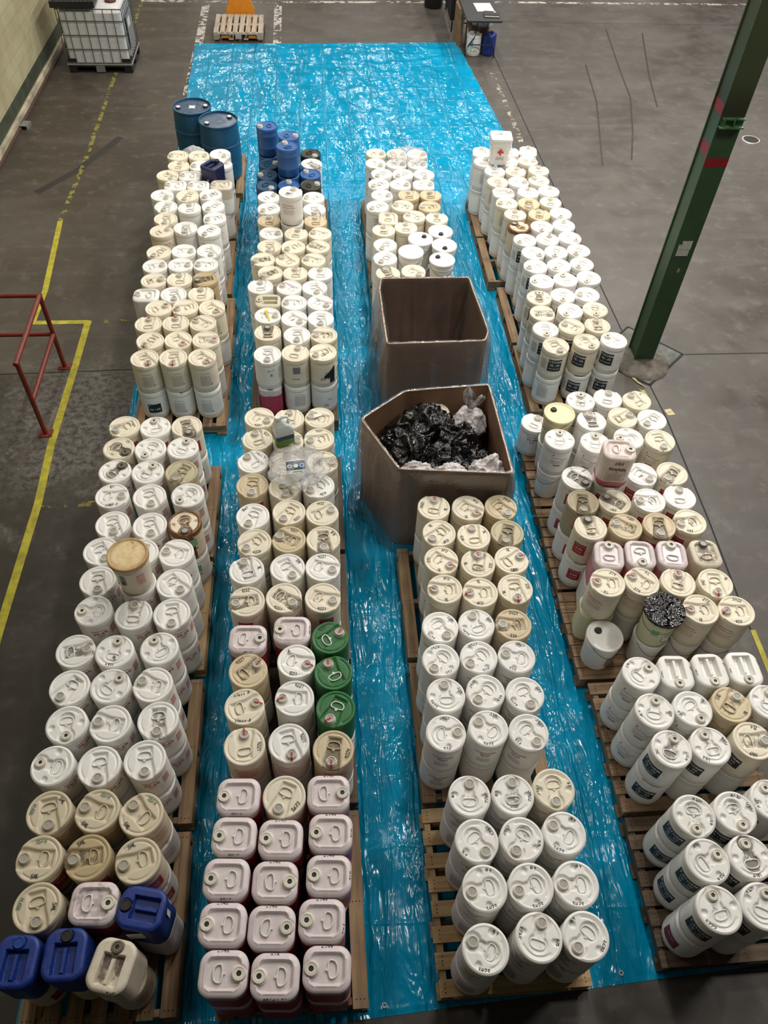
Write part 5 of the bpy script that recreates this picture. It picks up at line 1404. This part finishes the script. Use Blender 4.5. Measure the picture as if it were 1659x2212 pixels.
for sx in (-1, 1):
    mb = MB(); x0, x1 = sorted((sx * (a - .025), sx * (a - .17))); mb.box(x0, x1, -b + .005, -b + .02, .15, .24); x0, x1 = sorted((sx * (a - .005), sx * (a - .02))); mb.box(x0, x1, -b + .005, -b + .2, .15, .24); link('corner_guard', mb.mesh('corner_guard', [M['dark']], False), ib)
mb = MB(); mb.box(a + .012, a + .018, -.30, .22, .33, .86); mb.box(a + .0185, a + .0195, -.22, .0, .66, .80, 1); link('sign_plate', mb.mesh('sign_plate', [plain('grey_plate', (.28, .29, .29), .5, .3), M['white_label']], False), ib)
mb = MB(); mb.box(-.08, .08, -b - .018, -b - .006, .02, .13); link('centre_plate', mb.mesh('centre_plate', [M['steel']], False), ib)
mb = MB(); mb.lathe([(.10, 1.02), (.10, 1.06), (.09, 1.07)], 24, 0, (.32, -.05, 0)); link('tank_lid', mb.mesh('tank_lid', [plain('dark_red_lid', (.09, .012, .012), .4)]), ib)
tr = empty('black_tray', (-4.16, 16.42, 1.075), R_(2)); tag(tr, 'black ribbed plastic tray lying on the caged tank', 'tray')
mb = MB(); mb.keep = False
for q in ((-.38, .38, -.5, -.46), (-.38, .38, .46, .5), (-.38, -.34, -.46, .46), (.34, .38, -.46, .46)): mb.box(q[0], q[1], q[2], q[3], 0, .10)
mb.box(-.34, .34, -.46, .46, 0, .03); link('tray_pan', mb.mesh('tray_pan', [M['dark']], False), tr)
mb = MB()
for i in range(9): x = -.3 + i * .07; mb.tube([(x, -.42, .035), (x + .05, -.1, .05), (x - .02, .2, .035), (x + .03, .42, .04)], .012, 6)
link('tray_ribs', mb.mesh('tray_ribs', [M['blackpaint']]), tr)

# ---------------------------------------------------------------- red guard rail
t = NT('red_rail_paint'); o_ = t.geo(); f = t.noise(o_, 9, 6, .65); c = t.mix(t.ramp(f, .3, .7), (.135, .018, .012), (.20, .030, .020)); c = t.mix(t.ramp(f, .66, .72, 0, .6), c, (.30, .12, .09)); redr = t.base(c, .45)
rl = empty('guard_rail', (-3.05, 7.0, 0)); tag(rl, 'red tubular guard rail standing beside the long yellow tape line', 'rail')
ru = .026
for nm, pts in (('top_rail', [(.0, .55, 1.0), (0, -.62, 1.0)]), ('top_rail', [(.02, .55, 1.0), (-1.6, .55, 1.0)]), ('mid_rail', [(0, .55, .48), (0, -.58, .48)]), ('mid_rail', [(0, .55, .48), (-1.6, .55, .48)]),
                ('post', [(0, .55, .01), (0, .55, .98)]), ('post', [(0, -.58, .01), (0, -.58, .98)]), ('post', [(-1.5, .55, .01), (-1.5, .55, .98)])):
    mb = MB(); mb.tube(pts, ru, 14); link(nm, mb.mesh(nm, [redr]), rl)
for x, y in ((0, .55), (0, -.58), (-1.5, .55)):
    mb = MB(); mb.box(x - .075, x + .075, y - .06, y + .06, 0, .012)
    for sx in (-.05, .05): mb.lathe([(.012, .012), (.012, .022)], 6, 0, (x + sx, y - .03, 0))
    link('base_plate', mb.mesh('base_plate', [redr], False), rl)

# ---------------------------------------------------------------- pallet on a pallet jack
pallet(-1.92, -.95, 17.5, 18.5, 'y', 'grey', 'pale empty pallet carried on the orange pallet jack beyond the tarp', nb=8, bw=.092, z0=.03, blocks=True)
pj = empty('pallet_jack', (-1.43, 18.45, 0)); tag(pj, 'orange pallet jack with forks under the pale pallet', 'pallet jack')
om = plain('orange_paint', (.62, .22, .012), .4, 0, .08)
mb = MB(); P_ = [(-.28, .05), (.28, .05), (.29, .22), (.07, .62), (-.07, .62), (-.29, .22)]
vs = [(x, y_, z) for y_ in (.12, .18) for (x, z) in P_]
vs = [(x, y_ + z * .10, z + .02) for (x, y_, z) in vs]; mb.add(vs, [tuple(range(6)), tuple(range(11, 5, -1))] + [(i, i + 6, (i + 1) % 6 + 6, (i + 1) % 6) for i in range(6)]); link('frame', mb.mesh('jack_frame', [om], False), pj)
for s in (-1, 1):
    mb = MB(); mb.box(s * .27 - .075, s * .27 + .075, -.93, .14, .055, .105); mb.lathe([(.04, -.06), (.04, .06)], 16, 1, M=Matrix.Translation((s * .27, -.8, .042)) @ Matrix.Rotation(math.pi / 2, 4, 'Y')); link('fork', mb.mesh('jack_fork', [om, M['dark']], False), pj)
mb = MB(); mb.tube([(0, .30, .3), (0, .42, .75), (0, .62, 1.15)], .02, 10); mb.tube([(-.12, .62, 1.15), (-.13, .66, 1.25), (.13, .66, 1.25), (.12, .62, 1.15)], .016, 8, True); link('tow_handle', mb.mesh('jack_handle', [M['blackpaint']]), pj)
mb = MB(); mb.lathe([(.09, -.05), (.09, .05)], 20, 0, M=Matrix.Translation((0, .30, .092)) @ Matrix.Rotation(math.pi / 2, 4, 'Y')); link('wheel', mb.mesh('jack_wheel', [M['dark']]), pj)
mb = MB(); mb.box(-.05, .05, .165, .169, .53, .56); link('maker_plate', mb.mesh('maker_plate', [M['steel']], False), pj)

# ---------------------------------------------------------------- folding table and what stands around it
tb = empty('folding_table', (3.34, 17.35, 0)); tag(tb, 'black folding table beyond the tarp corner', 'table')
mb = MB(); rrect_prism(mb, .345, .77, .70, .345, .77, .73, .05); link('table_top', mb.mesh('table_top', [plain('black_table_top', (.022, .022, .023), .42, 0, .2)]), tb)
for yy in (-.56, .58):
    for s in (-1, 1):
        mb = MB(); mb.tube([(s * .10, yy, .70), (s * .105, yy - .0, .48), (s * .14, yy, .36), (s * .24, yy, .22), (s * .285, yy, .10), (s * .29, yy, .0)], .013, 8); link('leg', mb.mesh('table_leg', [M['blackpaint']]), tb)
    mb = MB(); mb.tube([(-.235, yy, .24), (.235, yy, .24)], .011, 8); link('crossbar', mb.mesh('table_crossbar', [M['blackpaint']]), tb)
mb = MB(); mb.box(-.17, .17, -.22, .23, 0, .003); tag(link('paper_sheet', mb.mesh('pink_paper', [plain('pale_pink_paper', (.74, .56, .57), .7, 0, .06)], False), None, (3.42, 17.30, .732), R_(3)), 'pale pink paper sheet on the black folding table', 'paper')
bi = empty('binder', (3.50, 16.87, .731), R_(-4)); tag(bi, 'black notebook with white pages on the folding table edge', 'notebook')
mb = MB(); mb.box(-.145, .145, -.11, .11, 0, .008); mb.box(-.145, .145, -.11, .11, .036, .044); link('cover', mb.mesh('binder_cover', [M['dark']], False), bi)
mb = MB(); mb.box(-.14, .14, -.105, .105, .008, .036); link('pages', mb.mesh('binder_pages', [M['white_label']], False), bi)
mb = MB(); mb.box(.04, .09, .04, .08, .0442, .046); link('label_sticker', mb.mesh('binder_sticker', [M['white_label']], False), bi)
M['box2'] = plain('tan_cardboard', (.26, .15, .07), .75, 0, .2, 5)
def carton(x, y, sx, sy, z0, sz, label, rz=0, m='box2'):
    r = empty('carton', (x, y, z0), rz); tag(r, label, 'box'); mb = MB(); mb.box(-sx, sx, -sy, sy, 0, sz); link('body', mb.mesh('carton_body', [M[m]], False), r)
    mb = MB(); mb.box(-.03, .03, -sy - .001, sy + .001, sz - .08, sz + .001); link('packing_tape', mb.mesh('packing_tape', [plain('clear_brown_tape', (.36, .24, .12), .3)], False), r)
    return r
carton(3.01, 17.62, .05, .22, 0, .66, 'tall narrow carton standing beside the black folding table', R_(3))
cx_ = carton(3.36, 17.36, .21, .15, 0, .40, 'brown carton under the black folding table behind blue jerrycan', R_(2), 'card')
mb = MB(); mb.box(-.2115, -.211, -.10, .0, .22, .36); link('paper_label', mb.mesh('carton_label', [M['white_label']], False), cx_)
o = link('clear_plastic_bag', crumple('clear_bag', make_clear('milky_bag_film', .5), 1, .2, .12, .10, 12, .4, 2, 4, -.08)); o.location = (3.44, 17.32, .485); tag(o, 'white translucent bag on the carton under the folding table', 'bag')
o = container('T', 3.24, 16.99, .001, R_(40), 'white', .5, lab=None); tag(o, 'white drum with green lettering on the floor under the folding table', 'drum'); link('printed_label', LABM['ASM'], o, (0, 0, 0), R_(-96) - R_(40))
o = container('N', 3.55, 17.00, .001, R_(60), 'blue', .1); o.scale = (.93, .93, 1); tag(o, 'blue jerrycan on the floor under the folding table', 'jerrycan')
sw = empty('black_screen', (2.98, 18.8, 0), R_(-2)); tag(sw, 'black upright panel standing beyond the folding table', 'panel')
mb = MB(); mb.box(-.05, .05, -.66, .66, .22, 1.05); link('panel_board', mb.mesh('panel_board', [plain('black_fabric', (.006, .006, .006), .85)], False), sw)
for yy in (-.64, .64): mb = MB(); mb.tube([(0, yy, 0), (0, yy, .24)], .016, 8); link('leg', mb.mesh('panel_leg', [M['blackpaint']]), sw)
bn = empty('waste_bin', (2.74, 19.62, 0)); tag(bn, 'black bin lined with a bag beyond the folding table', 'bin')
mb = MB(); mb.lathe([(.19, 0), (.2, .02), (.235, .70), (.245, .71), (.245, .74), (.23, .74), (.19, .03)], 36); link('body', mb.mesh('bin_body', [M['dark']]), bn)

# ---------------------------------------------------------------- small things on the floor
br_ = empty('steel_bracket', (-4.80, 13.75, 0), R_(-8)); tag(br_, 'short grey steel channel lying at the wall foot', 'bracket')
mb = MB(); mb.box(-.06, .06, -.10, .10, .055, .062); mb.box(-.06, -.053, -.10, .10, 0, .055); mb.box(.053, .06, -.10, .10, 0, .055); link('channel', mb.mesh('steel_channel', [plain('dull_zinc', (.26, .26, .25), .45, .4)], False), br_)
mb = MB(); mb.add([(-.045, -.05, .003), (.045, -.052, .003), (.035, .055, .003), (-.05, .05, .003)], [(0, 1, 2, 3)]); mb.box(-.03, .02, -.005, .0, .0032, .0036, 1)
tag(link('paper_scrap', mb.mesh('paper_scrap', [plain('yellowed_paper', (.52, .44, .24), .7), M['ink']], False), None, (4.06, 6.51, 0), R_(8)), 'yellowed paper scrap on the floor beside the near drums', 'paper')
def scrap(pts, label, z=.018):
    mb = MB(); mb.add([(x, y, z) for x, y in pts], [tuple(range(len(pts)))]); tag(link('tape_scrap', mb.mesh('tape_scrap', [plain('pale_yellow_tape', (.36, .34, .14), .6)], False)), label, 'tape')
scrap([(3.745, 7.28), (3.78, 7.22), (3.825, 7.06), (3.905, 6.93), (3.815, 7.02), (3.775, 7.1)], 'torn pale yellow tape on the column footing', .012)
scrap([(3.805, 6.94), (3.825, 6.90), (3.865, 6.90), (3.88, 6.80), (3.83, 6.79)], 'torn pale yellow tape on the floor near the column footing', .004)

# smears and tape stuck on single drums
q = OBJ[('B', 16, 2)]
mb = MB()
for i in range(14):
    u = .02 + i * .009; w = .0075; z1 = .17 + .008 * i + .012 * noise.noise(Vector((i * .7, 0, 1))); z0 = (.06 if i > 6 else .13) + .02 * noise.noise(Vector((i * .9, 3, 1)))
    for a, b in ((u, u + w + .002),): mb.add([((LW + .0025) * math.cos(k / LW), (LW + .0025) * math.sin(k / LW), z) for k, z in ((a, z0), (b, z0), (b, z1), (a, z1))], [(0, 1, 2, 3)])
link('black_smear', mb.mesh('black_smear', [M['dark']], False), q, (0, 0, 0), R_(-95) - q.rotation_euler.z)
q['label'] = 'cream drum smeared with black paint, column end of front rank, block with blue kegs'
for key, u0, u1, z0, z1, fa in ((('C', 2, 0), -.03, .03, .05, .372, -100),):
    q = OBJ[key]; link('yellow_tape', wrap_label('yellow_tape', LW + .002, [('r', u0, u1, z0, z1, 0, .001)], [M['yellow']]), q, (0, 0, 0), R_(fa) - q.rotation_euler.z)
    q['label'] = 'white drum with yellow tape down its side, wall end, block behind cardboard boxes'
q = OBJ[('B', 14, 0)]; a0 = q.rotation_euler.z
mb = MB(); mb.box(-.012, .012, -.10, .07, .3745, .3765); mb.box(-.02, .02, .05, .09, .3765, .379); link('yellow_tape', mb.mesh('yellow_tape_strip', [M['yellow']], False), q, (0, 0, 0), R_(12) - a0)
q['label'] = 'white drum with yellow tape across its lid, wall end, block with blue kegs'
